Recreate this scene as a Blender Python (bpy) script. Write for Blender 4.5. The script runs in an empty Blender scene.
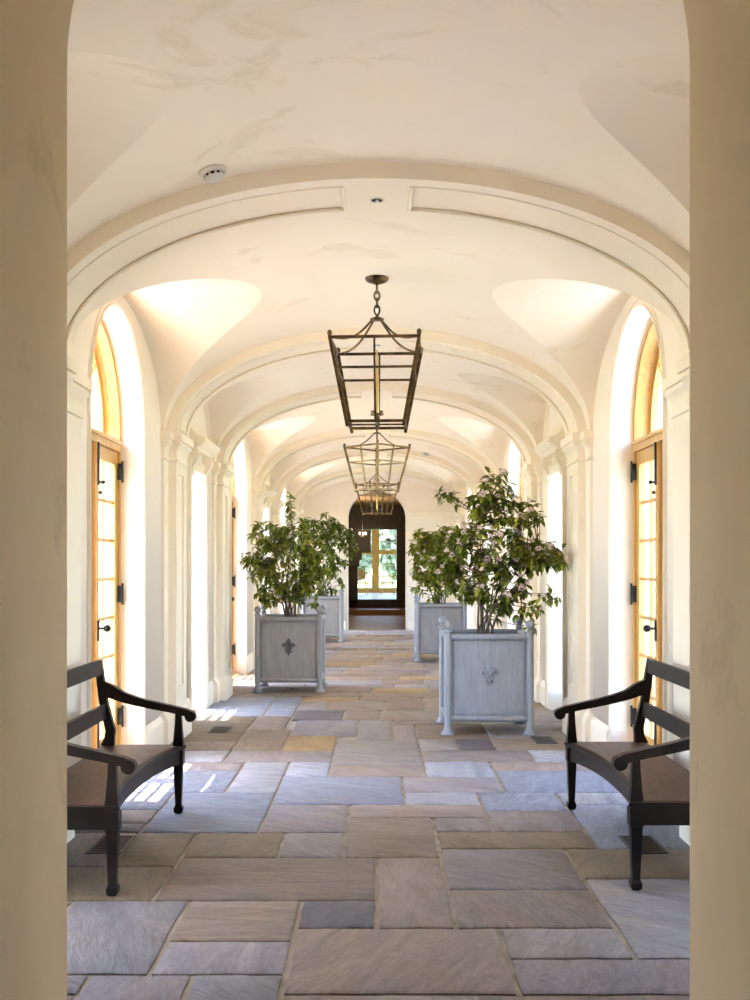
import bpy, math, random
from mathutils import Vector, Matrix
R = math.radians
SC = bpy.context.scene
COL = SC.collection
random.seed(7)

# ------------------------------------------------------------------ camera
HC, FPX = 1.55, 1080.0            # eye height, focal length in pixels (750x1000 frame)
cam_d = bpy.data.cameras.new('camera')
cam = bpy.data.objects.new('camera', cam_d); COL.objects.link(cam)
cam.location = (0, 0, HC); cam.rotation_euler = (R(90), 0, 0)
cam_d.sensor_fit = 'VERTICAL'; cam_d.sensor_height = 24.0; cam_d.lens = FPX / 1000 * 24.0
cam_d.shift_x = -0.002; cam_d.shift_y = 0.065
cam_d.clip_start = 0.05; cam_d.clip_end = 400
SC.camera = cam

# ------------------------------------------------------------------ world, sun, exposure
world = bpy.data.worlds.new('world'); SC.world = world; world.use_nodes = True
wn = world.node_tree; wn.nodes.clear()
wo = wn.nodes.new('ShaderNodeOutputWorld'); wb = wn.nodes.new('ShaderNodeBackground')
sky = wn.nodes.new('ShaderNodeTexSky'); sky.sky_type = 'NISHITA'; sky.sun_disc = False
sky.sun_elevation = R(62); sky.sun_rotation = R(250); sky.air_density = 1.0; sky.dust_density = 1.0; sky.ozone_density = 1.0
wn.links.new(sky.outputs[0], wb.inputs[0]); wn.links.new(wb.outputs[0], wo.inputs[0])
wb.inputs[1].default_value = 0.62
sun_d = bpy.data.lights.new('sun', 'SUN'); sun_d.energy = 9.0; sun_d.angle = R(0.35); sun_d.color = (1.0, 0.93, 0.82)
sun = bpy.data.objects.new('sun', sun_d); COL.objects.link(sun)
sun.rotation_euler = Vector((1.0, -0.12, -3.1)).to_track_quat('-Z', 'Y').to_euler()
sun.location = (-10, 0, 30)
SC.view_settings.view_transform = 'Standard'; SC.view_settings.look = 'None'
SC.view_settings.gamma = 1.0; SC.view_settings.use_curve_mapping = False
SC.view_settings.exposure = 2.65
SC.cycles.max_bounces = 14; SC.cycles.diffuse_bounces = 9; SC.cycles.glossy_bounces = 4
SC.cycles.transparent_max_bounces = 16; SC.cycles.transmission_bounces = 4
SC.cycles.caustics_reflective = False; SC.cycles.caustics_refractive = False
SC.cycles.sample_clamp_indirect = 6.0
SC.cycles.use_denoising = True

# ------------------------------------------------------------------ layout numbers (metres)
WX = 1.868            # wall face
WO = 2.28             # outer wall face
BX = 1.84             # backing pilaster face = barrel vault half span
PX = 1.77             # main pilaster face
SPR = 2.71            # springing height (top of the capitals)
VB = 0.92             # barrel vault rise
RA, RB = 1.755, 0.835 # rib half span and rise
LB = 0.82             # lunette rise
RIBS = [3.0, 5.87, 9.77, 12.64, 16.54, 19.41, 23.31]
WIDE = [7.82, 14.59, 21.36]
NARROW = [4.435, 11.205, 17.975, 24.745]
Y0, Y1 = 2.4, 25.75
DR, DS = 0.80, 2.60   # door arch radius and springing
NW, NT = 0.44, 2.50   # narrow window half width and top
NWS = [0.36, 0.44, 0.44, 0.44]   # first pair, out of view, slimmed to limit light in the near bay

# ------------------------------------------------------------------ materials
MATS = {}
def newmat(name):
    m = bpy.data.materials.new(name); m.use_nodes = True
    nt = m.node_tree; b = nt.nodes['Principled BSDF']
    MATS[name] = m
    return m, nt, b
def N(nt, t, **kw):
    n = nt.nodes.new(t)
    for k, v in kw.items():
        if isinstance(k, str) and hasattr(n, k): setattr(n, k, v)
    return n
def coords(nt, scale=(1, 1, 1), kind='Object'):
    tc = N(nt, 'ShaderNodeTexCoord'); mp = N(nt, 'ShaderNodeMapping')
    mp.inputs['Scale'].default_value = scale
    nt.links.new(tc.outputs[kind], mp.inputs[0])
    return mp.outputs[0]
def noise(nt, vec, scale, detail=4, rough=0.55, dist=0.0):
    n = N(nt, 'ShaderNodeTexNoise'); n.inputs['Scale'].default_value = scale
    n.inputs['Detail'].default_value = detail; n.inputs['Roughness'].default_value = rough
    n.inputs['Distortion'].default_value = dist
    nt.links.new(vec, n.inputs['Vector']); return n
def ramp(nt, fac, stops):
    r = N(nt, 'ShaderNodeValToRGB'); e = r.color_ramp.elements
    while len(e) < len(stops): e.new(0.5)
    for el, (p, c) in zip(e, stops):
        el.position = p; el.color = (*c, 1) if len(c) == 3 else c
    nt.links.new(fac, r.inputs[0]); return r.outputs[0]
def bump(nt, b, height, strength=0.3, dist=0.01):
    bp = N(nt, 'ShaderNodeBump'); bp.inputs['Strength'].default_value = strength; bp.inputs['Distance'].default_value = dist
    nt.links.new(height, bp.inputs['Height']); nt.links.new(bp.outputs[0], b.inputs['Normal'])
def mixc(nt, a, b_, fac, mode='MIX'):
    m = N(nt, 'ShaderNodeMix'); m.data_type = 'RGBA'; m.blend_type = mode
    for s, v in ((m.inputs[0], fac), (m.inputs[6], a), (m.inputs[7], b_)):
        if hasattr(v, 'is_output') or isinstance(v, bpy.types.NodeSocket): nt.links.new(v, s)
        else: s.default_value = v if not isinstance(v, tuple) else ((*v, 1) if len(v) == 3 else v)
    return m.outputs[2]

def simple(name, c1, c2, scale=6, rough=0.5, metal=0.0, vscale=(1, 1, 1), bs=0.0, bscale=40, spec=0.5, detail=4, lo=0.35, hi=0.65):
    m, nt, b = newmat(name)
    v = coords(nt, vscale); n = noise(nt, v, scale, detail)
    nt.links.new(ramp(nt, n.outputs[0], [(lo, c1), (hi, c2)]), b.inputs['Base Color'])
    b.inputs['Roughness'].default_value = rough; b.inputs['Metallic'].default_value = metal
    b.inputs['Specular IOR Level'].default_value = spec
    if bs:
        n2 = noise(nt, v, bscale, 3); bump(nt, b, n2.outputs[0], bs, 0.004)
    return m

# plaster with faint trowelled clouds and old water stains
def plaster(name, c1, c2, stain, amount):
    m, nt, b = newmat(name)
    v = coords(nt, kind='Object'); n = noise(nt, v, 1.6, 5, 0.6, 0.6)
    base = ramp(nt, n.outputs[0], [(0.3, c1), (0.7, c2)])
    n2 = noise(nt, coords(nt, (0.9, 1.3, 1.0)), 1.15, 6, 0.62, 1.4)
    st = ramp(nt, n2.outputs[0], [(0.60, (0, 0, 0)), (0.66, (1, 1, 1)), (0.70, (0.35, 0.35, 0.35))])
    mul = N(nt, 'ShaderNodeMath'); mul.operation = 'MULTIPLY'; mul.inputs[1].default_value = amount
    nt.links.new(st, mul.inputs[0])
    nt.links.new(mixc(nt, base, stain, mul.outputs[0]), b.inputs['Base Color'])
    b.inputs['Roughness'].default_value = 0.75; b.inputs['Specular IOR Level'].default_value = 0.25
    n3 = noise(nt, v, 14, 4); bump(nt, b, n3.outputs[0], 0.06, 0.01)
    return m
plaster('plaster_vault', (0.87, 0.765, 0.625), (0.89, 0.79, 0.655), (0.70, 0.58, 0.40), 0.48)
plaster('plaster_wall', (0.87, 0.77, 0.65), (0.89, 0.795, 0.68), (0.72, 0.62, 0.46), 0.15)
plaster('plaster_trim', (0.87, 0.765, 0.615), (0.89, 0.79, 0.645), (0.72, 0.62, 0.46), 0.08)
plaster('plaster_portal', (0.78, 0.62, 0.42), (0.85, 0.70, 0.49), (0.52, 0.40, 0.26), 0.30)  # near archway's warm shade put into a browner plaster colour
simple('white_paint', (0.80, 0.76, 0.68), (0.84, 0.80, 0.73), 3, 0.45)
simple('golden_wood', (0.56, 0.31, 0.085), (0.70, 0.42, 0.14), 5, 0.38, vscale=(6, 6, 0.6), bs=0.06, bscale=30)
simple('black_iron', (0.010, 0.009, 0.009), (0.022, 0.020, 0.019), 20, 0.42, 0.4)
simple('bench_wood', (0.008, 0.005, 0.004), (0.018, 0.011, 0.008), 6, 0.42, spec=0.16, vscale=(1, 1, 1), bs=0.05, bscale=60)
simple('bench_seat', (0.050, 0.022, 0.014), (0.105, 0.048, 0.030), 7, 0.42, spec=0.22, vscale=(4, 1, 1), bs=0.12, bscale=50)
simple('dark_hall_wood', (0.020, 0.013, 0.008), (0.035, 0.024, 0.014), 4, 0.45)
simple('hall_plaster', (0.22, 0.15, 0.075), (0.27, 0.19, 0.10), 2, 0.7)
simple('hall_floor_wood', (0.16, 0.085, 0.045), (0.24, 0.135, 0.075), 4, 0.5, vscale=(5, 0.5, 1), spec=0.12)
simple('pale_floor', (0.55, 0.50, 0.46), (0.62, 0.57, 0.52), 2, 0.3)
simple('cane', (0.60, 0.42, 0.22), (0.70, 0.50, 0.28), 8, 0.5)
simple('soil', (0.030, 0.020, 0.014), (0.07, 0.05, 0.035), 25, 0.9, bs=0.5, bscale=60)
simple('stem_bark', (0.085, 0.055, 0.035), (0.20, 0.14, 0.095), 14, 0.7, vscale=(1, 1, 0.3))
simple('terrace_stone', (0.36, 0.36, 0.37), (0.43, 0.43, 0.44), 1.5, 0.8)
simple('lawn', (0.09, 0.16, 0.035), (0.16, 0.24, 0.06), 8, 0.9)
simple('detector_plastic', (0.66, 0.62, 0.55), (0.70, 0.66, 0.59), 5, 0.4)
simple('candle_tube', (0.60, 0.42, 0.15), (0.72, 0.54, 0.22), 5, 0.35, 0.5)
simple('crystal', (0.9, 0.9, 0.9), (0.95, 0.95, 0.95), 5, 0.1)
simple('lit_glass', (0.9, 0.85, 0.75), (0.95, 0.9, 0.8), 5, 0.2)
MATS['lit_glass'].node_tree.nodes['Principled BSDF'].inputs['Emission Color'].default_value = (1, 0.85, 0.65, 1)
MATS['lit_glass'].node_tree.nodes['Principled BSDF'].inputs['Emission Strength'].default_value = 0.35
simple('mortar', (0.28, 0.225, 0.17), (0.43, 0.36, 0.29), 7, 0.9, bs=0.4, bscale=80)
simple('roof_felt', (0.30, 0.28, 0.26), (0.36, 0.34, 0.32), 3, 0.9)

# antique brass
def mk_brass():
    m, nt, b = newmat('antique_brass')
    n = noise(nt, coords(nt), 9, 5, 0.6)
    nt.links.new(ramp(nt, n.outputs[0], [(0.38, (0.05, 0.028, 0.012)), (0.62, (0.20, 0.115, 0.042))]), b.inputs['Base Color'])
    b.inputs['Metallic'].default_value = 0.75; b.inputs['Roughness'].default_value = 0.42
mk_brass()
# weathered zinc / limed wood, streaked vertically
def zinc(name, a, c, dark):
    m, nt, b = newmat(name)
    v = coords(nt, (22, 22, 3.5)); n = noise(nt, v, 1.0, 7, 0.75)
    base = ramp(nt, n.outputs[0], [(0.3, a), (0.7, c)])
    n2 = noise(nt, coords(nt, (60, 60, 2.5)), 1.0, 4, 0.7)
    f = ramp(nt, n2.outputs[0], [(0.50, (0, 0, 0)), (0.72, (0.5, 0.5, 0.5))])
    nt.links.new(mixc(nt, base, dark, f), b.inputs['Base Color'])
    b.inputs['Roughness'].default_value = 0.55; b.inputs['Metallic'].default_value = 0.15
    bump(nt, b, n2.outputs[0], 0.10, 0.003)
zinc('zinc_blue', (0.245, 0.265, 0.315), (0.350, 0.370, 0.415), (0.17, 0.185, 0.225))
zinc('zinc_grey', (0.250, 0.245, 0.250), (0.350, 0.340, 0.340), (0.135, 0.13, 0.135))
zinc('zinc_dark', (0.075, 0.075, 0.085), (0.13, 0.13, 0.14), (0.05, 0.05, 0.055))
# flagstone: colour of each stone comes from the object, veins and cleft relief from noise
def mk_stone():
    m, nt, b = newmat('flagstone')
    oi = N(nt, 'ShaderNodeObjectInfo')
    tc = N(nt, 'ShaderNodeTexCoord'); mp = N(nt, 'ShaderNodeMapping')
    off = N(nt, 'ShaderNodeVectorMath'); off.operation = 'SCALE'
    cmb = N(nt, 'ShaderNodeCombineXYZ')
    nt.links.new(oi.outputs['Random'], cmb.inputs[0]); nt.links.new(oi.outputs['Random'], cmb.inputs[1])
    nt.links.new(cmb.outputs[0], off.inputs[0]); off.inputs['Scale'].default_value = 37.0
    rot = N(nt, 'ShaderNodeCombineXYZ'); mu = N(nt, 'ShaderNodeMath'); mu.operation = 'MULTIPLY'; mu.inputs[1].default_value = 2.2
    nt.links.new(oi.outputs['Random'], mu.inputs[0]); nt.links.new(mu.outputs[0], rot.inputs[2])
    nt.links.new(tc.outputs['Object'], mp.inputs['Vector']); nt.links.new(off.outputs[0], mp.inputs['Location'])
    nt.links.new(rot.outputs[0], mp.inputs['Rotation'])
    mp2 = N(nt, 'ShaderNodeMapping'); mp2.inputs['Scale'].default_value = (1.0, 4.0, 1.0)
    nt.links.new(mp.outputs[0], mp2.inputs['Vector'])
    v = mp2.outputs[0]
    n1 = noise(nt, v, 1.6, 6, 0.62, 1.2)
    n2 = noise(nt, mp.outputs[0], 3.0, 5, 0.6, 0.4)
    n3 = noise(nt, v, 7.0, 7, 0.70, 1.6)
    dark = mixc(nt, oi.outputs['Color'], (0.72, 0.69, 0.68), 1.0, 'MULTIPLY')
    lite = mixc(nt, oi.outputs['Color'], (1.22, 1.20, 1.17), 1.0, 'MULTIPLY')
    f1 = ramp(nt, n1.outputs[0], [(0.28, (0, 0, 0)), (0.70, (1, 1, 1))])
    c1 = mixc(nt, dark, lite, f1)
    warm = mixc(nt, c1, (1.10, 0.98, 0.82), 1.0, 'MULTIPLY')
    f2 = ramp(nt, n2.outputs[0], [(0.45, (0, 0, 0)), (0.72, (0.8, 0.8, 0.8))])
    f3 = ramp(nt, n3.outputs[0], [(0.30, (0.72, 0.70, 0.70)), (0.50, (1.0, 1.0, 1.0)), (0.66, (1.22, 1.20, 1.18))])  # light and shade of the cleft relief painted in from the bump noise
    nt.links.new(mixc(nt, mixc(nt, c1, warm, f2), f3, 1.0, 'MULTIPLY'), b.inputs['Base Color'])
    b.inputs['Roughness'].default_value = 0.52; b.inputs['Specular IOR Level'].default_value = 0.45
    bump(nt, b, n3.outputs[0], 0.75, 0.02)
mk_stone()
# leaves: hue shifts with the leaf's place
def leafmat(name, a, c):
    m, nt, b = newmat(name)
    oi = N(nt, 'ShaderNodeObjectInfo')
    n = noise(nt, coords(nt), 30, 2)
    ad = N(nt, 'ShaderNodeMath'); ad.operation = 'ADD'
    mu = N(nt, 'ShaderNodeMath'); mu.operation = 'MULTIPLY_ADD'; mu.inputs[1].default_value = 0.35; mu.inputs[2].default_value = -0.17
    nt.links.new(oi.outputs['Random'], mu.inputs[0]); nt.links.new(mu.outputs[0], ad.inputs[0]); nt.links.new(n.outputs[0], ad.inputs[1])
    col = ramp(nt, ad.outputs[0], [(0.32, a), (0.68, c)])
    nt.links.new(col, b.inputs['Base Color']); b.inputs['Roughness'].default_value = 0.42
    tr = N(nt, 'ShaderNodeBsdfTranslucent'); nt.links.new(col, tr.inputs[0])
    mx = N(nt, 'ShaderNodeMixShader'); mx.inputs[0].default_value = 0.33
    out = nt.nodes['Material Output']
    nt.links.new(b.outputs[0], mx.inputs[1]); nt.links.new(tr.outputs[0], mx.inputs[2]); nt.links.new(mx.outputs[0], out.inputs[0])
leafmat('leaf_green', (0.085, 0.120, 0.006), (0.42, 0.43, 0.045))
leafmat('leaf_dark', (0.065, 0.100, 0.006), (0.34, 0.36, 0.035))
leafmat('tree_leaf', (0.14, 0.17, 0.12), (0.30, 0.33, 0.26))
simple('blossom', (0.70, 0.50, 0.47), (0.82, 0.70, 0.66), 30, 0.6)
# clear glass: transparent with a Fresnel reflection
def mk_glass():
    m, nt, b = newmat('glass'); nt.nodes.remove(b)
    out = nt.nodes['Material Output']
    t = N(nt, 'ShaderNodeBsdfTransparent'); t.inputs[0].default_value = (0.975, 0.98, 0.985, 1)
    g = N(nt, 'ShaderNodeBsdfGlossy'); g.inputs['Roughness'].default_value = 0.02
    lw = N(nt, 'ShaderNodeLayerWeight'); lw.inputs[0].default_value = 0.5
    pw = N(nt, 'ShaderNodeMath'); pw.operation = 'POWER'; pw.inputs[1].default_value = 5.0; nt.links.new(lw.outputs['Facing'], pw.inputs[0])
    fr = N(nt, 'ShaderNodeMath'); fr.operation = 'MULTIPLY_ADD'; fr.inputs[1].default_value = 0.6; fr.inputs[2].default_value = 0.03; nt.links.new(pw.outputs[0], fr.inputs[0])
    mx = N(nt, 'ShaderNodeMixShader')
    nt.links.new(fr.outputs[0], mx.inputs[0]); nt.links.new(t.outputs[0], mx.inputs[1]); nt.links.new(g.outputs[0], mx.inputs[2])
    nt.links.new(mx.outputs[0], out.inputs[0])
mk_glass()

# ------------------------------------------------------------------ mesh helpers
class MB:
    def __init__(s): s.v = []; s.f = []
    def quad(s, a, b, c, d):
        i = len(s.v); s.v += [a, b, c, d]; s.f.append((i, i+1, i+2, i+3))
    def box(s, x0, x1, y0, y1, z0, z1):
        if x0 > x1: x0, x1 = x1, x0
        if y0 > y1: y0, y1 = y1, y0
        i = len(s.v)
        s.v += [(x, y, z) for z in (z0, z1) for y in (y0, y1) for x in (x0, x1)]
        s.f += [(i, i+2, i+3, i+1), (i+4, i+5, i+7, i+6), (i, i+1, i+5, i+4), (i+2, i+6, i+7, i+3), (i, i+4, i+6, i+2), (i+1, i+3, i+7, i+5)]
        return s
    def rings(s, rings, cap0=True, cap1=True, closed=True):
        i0 = len(s.v); n = len(rings[0])
        for r in rings: s.v += [tuple(p) for p in r]
        for k in range(len(rings)-1):
            for j in range(n if closed else n-1):
                a = i0+k*n+j; b = i0+k*n+(j+1) % n
                s.f.append((a, b, b+n, a+n))
        if cap0: s.f.append(tuple(i0+j for j in reversed(range(n))))
        if cap1: s.f.append(tuple(i0+(len(rings)-1)*n+j for j in range(n)))
        return s
    def lathe(s, prof, n=16, c=(0, 0, 0)):
        rr = []
        for r, z in prof:
            rr.append([(c[0]+r*math.cos(2*math.pi*k/n), c[1]+r*math.sin(2*math.pi*k/n), c[2]+z) for k in range(n)])
        return s.rings(rr)
    def tube(s, pts, rad, n=8, closed_path=False):
        pts = [Vector(p) for p in pts]; m = len(pts)
        if not hasattr(rad, '__len__'): rad = [rad]*m
        up = None; rr = []
        for i in range(m):
            if closed_path: t = pts[(i+1) % m]-pts[i-1]
            else: t = pts[min(i+1, m-1)]-pts[max(i-1, 0)]
            t = t.normalized() if t.length > 1e-9 else Vector((0, 0, 1))
            if up is None:
                up = Vector((0, 0, 1)) if abs(t.z) < 0.9 else Vector((1, 0, 0))
            a = t.cross(up)
            if a.length < 1e-6: a = t.orthogonal()
            a.normalize(); b = a.cross(t).normalized(); up = b
            rr.append([pts[i]+(a*math.cos(2*math.pi*k/n)+b*math.sin(2*math.pi*k/n))*rad[i] for k in range(n)])
        if closed_path:
            rr.append(rr[0]); return s.rings(rr, False, False)
        return s.rings(rr)
    def beam(s, p, q, w, h, up=(0, 0, 1)):
        p, q = Vector(p), Vector(q); t = (q-p).normalized(); u = Vector(up)
        a = t.cross(u)
        if a.length < 1e-5: a = t.cross(Vector((1, 0, 0)))
        a.normalize(); b = a.cross(t).normalized()
        r = [[o+a*(w/2*sx)+b*(h/2*sy) for sx, sy in ((-1, -1), (1, -1), (1, 1), (-1, 1))] for o in (p, q)]
        return s.rings(r)
    def strip(s, path, w, h, upf=None):
        """rectangular section swept along a path in a vertical plane; w across, h in-plane"""
        pts = [Vector(p) for p in path]; m = len(pts); rr = []
        for i in range(m):
            t = (pts[min(i+1, m-1)]-pts[max(i-1, 0)]).normalized()
            u = Vector((0, 0, 1)) if abs(t.z) < 0.95 else Vector((1, 0, 0))
            a = t.cross(u).normalized() if upf is None else Vector(upf)
            b = a.cross(t).normalized()
            ww = w[i] if hasattr(w, '__len__') else w; hh = h[i] if hasattr(h, '__len__') else h
            rr.append([pts[i]+a*(ww/2*sx)+b*(hh/2*sy) for sx, sy in ((-1, -1), (1, -1), (1, 1), (-1, 1))])
        return s.rings(rr)
    def ball(s, c, r, n=12, m=8, sc=(1, 1, 1)):
        prof = [(max(r*math.sin(math.pi*k/m), 1e-4), -r*math.cos(math.pi*k/m)) for k in range(m+1)]
        rr = [[(c[0]+sc[0]*q*math.cos(2*math.pi*k/n), c[1]+sc[1]*q*math.sin(2*math.pi*k/n), c[2]+sc[2]*z) for k in range(n)] for q, z in prof]
        return s.rings(rr)
    def build(s, name, mat, parent=None, smooth=True, angle=35, loc=None):
        me = bpy.data.meshes.new(name); me.from_pydata(s.v, [], s.f)
        if mat: me.materials.append(MATS[mat])
        if smooth:
            me.polygons.foreach_set('use_smooth', [True]*len(me.polygons))
            me.set_sharp_from_angle(angle=R(angle))
        me.update()
        o = bpy.data.objects.new(name, me); COL.objects.link(o)
        if parent: o.parent = parent
        if loc: o.location = loc
        return o
    def fixnormals(s): return s
def empty(name, loc=(0, 0, 0), rz=0):
    o = bpy.data.objects.new(name, None); COL.objects.link(o)
    o.location = loc; o.rotation_euler = (0, 0, rz); o.empty_display_size = 0.1
    return o
def tag(o, label, cat, group=None, kind=None):
    o['label'] = label; o['category'] = cat
    if group: o['group'] = group
    if kind: o['kind'] = kind
    return o
KIDS = {}
def children(o): return [c for c in list(COL.objects) if c.parent == o]
def copy_tree(o, parent=None):
    c = o.copy(); COL.objects.link(c); c.parent = parent
    for ch in list(o.children): copy_tree(ch, c)
    return c
def P(px, py, y):      # pixel at depth y -> world point
    return Vector(((px-377)*y/FPX, y, HC+(565-py)*y/FPX))

# ================================================================== THE SETTING
# ---- outside ground, with unseen terraces added to bounce daylight indoors
g = MB(); g.box(-120, 120, -60, 160, -0.5, -0.14)
tag(g.build('ground', 'lawn', smooth=False), 'green lawn around the arcade seen through the glass', 'lawn', kind='structure')
for s, nm in ((-1, 'left'), (1, 'right')):
    g = MB(); g.box(s*2.30, s*9.0, 0, 27, -0.139, -0.06)
    tag(g.build('terrace_bounce_'+nm, 'terrace_stone', smooth=False), 'unseen light-bouncing stone terrace outside the doors on the %s' % nm, 'terrace', kind='structure')

# ---- side walls with arched door openings and square window openings
def side_wall(s, name, label):
    b = MB(); ops = [(y, DR, 'arch') for y in WIDE]+[(y, w, 'flat') for y, w in zip(NARROW, NWS)]
    ys = {Y0-0.7, Y1+0.45}
    for yc, h, k in ops:
        n = 44 if k == 'arch' else 1
        for i in range(n+1):
            ys.add(round(yc-h*math.cos(math.pi*i/n), 5))
    ys = sorted(ys)
    def low(y, op):
        if op is None: return -0.14
        yc, h, k = op
        return NT if k == 'flat' else DS+math.sqrt(max(0, h*h-(y-yc)**2))
    T = 3.76
    for a, c in zip(ys, ys[1:]):
        mid = (a+c)/2; op = None
        for o in ops:
            if abs(mid-o[0]) < o[1]: op = o
        la, lc = low(a, op), low(c, op)
        for x in (WX, WO): b.quad((s*x, a, la), (s*x, c, lc), (s*x, c, T), (s*x, a, T))
        if op: b.quad((s*WX, a, la), (s*WX, c, lc), (s*WO, c, lc), (s*WO, a, la))
        b.quad((s*WX, a, T), (s*WX, c, T), (s*WO, c, T), (s*WO, a, T))
    for yc, h, k in ops:
        for e in (-h, h):
            b.quad((s*WX, yc+e, -0.14), (s*WO, yc+e, -0.14), (s*WO, yc+e, NT if k == 'flat' else DS), (s*WX, yc+e, NT if k == 'flat' else DS))
    o = b.build(name, 'plaster_wall', smooth=False)
    # weld so that the arch reveals shade smoothly
    import bmesh
    bm = bmesh.new(); bm.from_mesh(o.data); bmesh.ops.remove_doubles(bm, verts=bm.verts, dist=1e-4)
    bmesh.ops.recalc_face_normals(bm, faces=bm.faces); bm.to_mesh(o.data); bm.free()
    o.data.polygons.foreach_set('use_smooth', [True]*len(o.data.polygons)); o.data.set_sharp_from_angle(angle=R(30))
    tag(o, label, 'wall', kind='structure')
    for yc in WIDE:      # beads along the edge of each door arch
        for x, r, e in ((WX-0.004, 0.011, 0.002), (WX-0.002, 0.006, 0.05)):
            q = DR+e+r
            path = [(s*x, yc-q, 0.0)]+[(s*x, yc-q*math.cos(math.pi*i/40), DS+q*math.sin(math.pi*i/40)) for i in range(41)]+[(s*x, yc+q, 0.0)]
            MB().tube(path, r, 6).build('bead', 'plaster_trim', o)
    for yc in NARROW:    # blind arch rings in the narrow lunettes
        if yc > 24.5: continue
        for q, r in ((0.80, 0.014), (0.70, 0.010)):
            path = [(s*(WX-0.003), yc-q*math.cos(math.pi*i/30), 2.86+(q*0.74)*math.sin(math.pi*i/30)) for i in range(31)]
            MB().tube(path, r, 6).build('bead', 'plaster_trim', o)
    return o
side_wall(-1, 'wall_left', 'long cream plaster wall with arched doors on the left')
side_wall(1, 'wall_right', 'long cream plaster wall with arched doors on the right')

# ---- cross walls with an arched portal
def cross_wall(name, ya, yb, r, spr, xc, mat, label, edge):
    b = MB(); T = 3.76; X = WX+0.0
    xs = sorted({-X, X}|{round(xc-r*math.cos(math.pi*i/48), 5) for i in range(49)})
    for a, c in zip(xs, xs[1:]):
        mid = (a+c)/2; op = abs(mid-xc) < r
        f = (lambda x: spr+math.sqrt(max(0, r*r-(x-xc)**2))) if op else (lambda x: -0.14)
        la, lc = f(a), f(c)
        for y in (ya, yb): b.quad((a, y, la), (c, y, lc), (c, y, T), (a, y, T))
        if op: b.quad((a, ya, la), (c, ya, lc), (c, yb, lc), (a, yb, la))
    for e in (-r, r): b.quad((xc+e, ya, -0.14), (xc+e, yb, -0.14), (xc+e, yb, spr), (xc+e, ya, spr))
    o = b.build(name, mat, smooth=False)
    import bmesh
    bm = bmesh.new(); bm.from_mesh(o.data); bmesh.ops.remove_doubles(bm, verts=bm.verts, dist=1e-4)
    bmesh.ops.recalc_face_normals(bm, faces=bm.faces); bm.to_mesh(o.data); bm.free()
    o.data.polygons.foreach_set('use_smooth', [True]*len(o.data.polygons)); o.data.set_sharp_from_angle(angle=R(30))
    q = r+0.008
    path = [(xc-q, edge, 0)]+[(xc-q*math.cos(math.pi*i/48), edge, spr+q*math.sin(math.pi*i/48)) for i in range(49)]+[(xc+q, edge, 0)]
    MB().tube(path, 0.008, 6).build('bead', mat, o)
    tag(o, label, 'wall', kind='structure')
    return o
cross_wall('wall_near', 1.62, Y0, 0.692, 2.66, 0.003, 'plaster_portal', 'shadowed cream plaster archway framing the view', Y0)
we = cross_wall('wall_far', Y1, Y1+0.45, 0.69, 2.65, 0.0, 'plaster_wall', 'cream end wall with a round-headed opening to a dark hall', Y1)
for a, c in ((-WX, -0.75), (0.75, WX)):       # impost moulding across the end wall
    m = MB(); m.box(a, c, Y1-0.05, Y1, 2.77, 2.82); m.box(a, c, Y1-0.03, Y1, 2.70, 2.77); m.build('impost_moulding', 'plaster_trim', we)
    m = MB(); m.box(a, c, Y1-0.03, Y1, 0.0, 0.22); m.build('skirting', 'plaster_trim', we)

# ---- unseen roof slab over everything, added to stop light leaks
m = MB(); m.box(-WO, WO, Y0-0.78, Y1+0.45, 3.76, 3.95)
tag(m.build('roof', 'roof_felt', smooth=False), 'unseen flat roof slab added above the vaulted arcade against light leaks', 'roof', kind='structure')

# ---- vaulted ceiling: barrel with lunettes cut in, exact groins
LUN = [(y, 1.51) for y in WIDE]+[(y, 1.0) for y in NARROW]
def lun_h(y):
    for yc, a in LUN:
        if abs(y-yc) < a-1e-6: return SPR+LB*math.sqrt(1-((y-yc)/a)**2)
    return None
def xg(y):
    h = lun_h(y)
    if h is None: return BX
    return BX*math.sqrt(max(0, 1-((h-SPR)/VB)**2))
ys = {Y0, Y1}
for yc, a in LUN:
    for i in range(37): ys.add(round(yc-a*math.cos(math.pi*i/36), 5))
ys = sorted(y for y in ys if Y0-1e-6 <= y <= Y1+1e-6)
b = MB(); NC = 48; rr = []
for y in ys:
    t = math.asin(min(1, xg(y)/BX)); rr.append([(BX*math.sin(-t+2*t*k/NC), y, SPR+VB*math.cos(-t+2*t*k/NC)) for k in range(NC+1)])
b.rings(rr, False, False, closed=False)
ceiling = b.build('ceiling', 'plaster_vault', angle=60)
tag(ceiling, 'cream plaster barrel vault with lunettes over the arcade', 'ceiling', kind='structure')
for yc, a in LUN:
    for s in (-1, 1):
        b = MB(); rr = []
        for i in range(37):
            y = yc-a*math.cos(math.pi*i/36)
            if y > Y1+1e-6: continue
            h = SPR+LB*math.sin(math.pi*i/36); x0 = BX*math.sqrt(max(0, 1-((h-SPR)/VB)**2))
            rr.append([(s*(x0+(WX+0.02-x0)*k/5), y, h) for k in range(6)])
        b.rings(rr, False, False, closed=False); b.build('lunette', 'plaster_vault', ceiling, angle=60)

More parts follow.
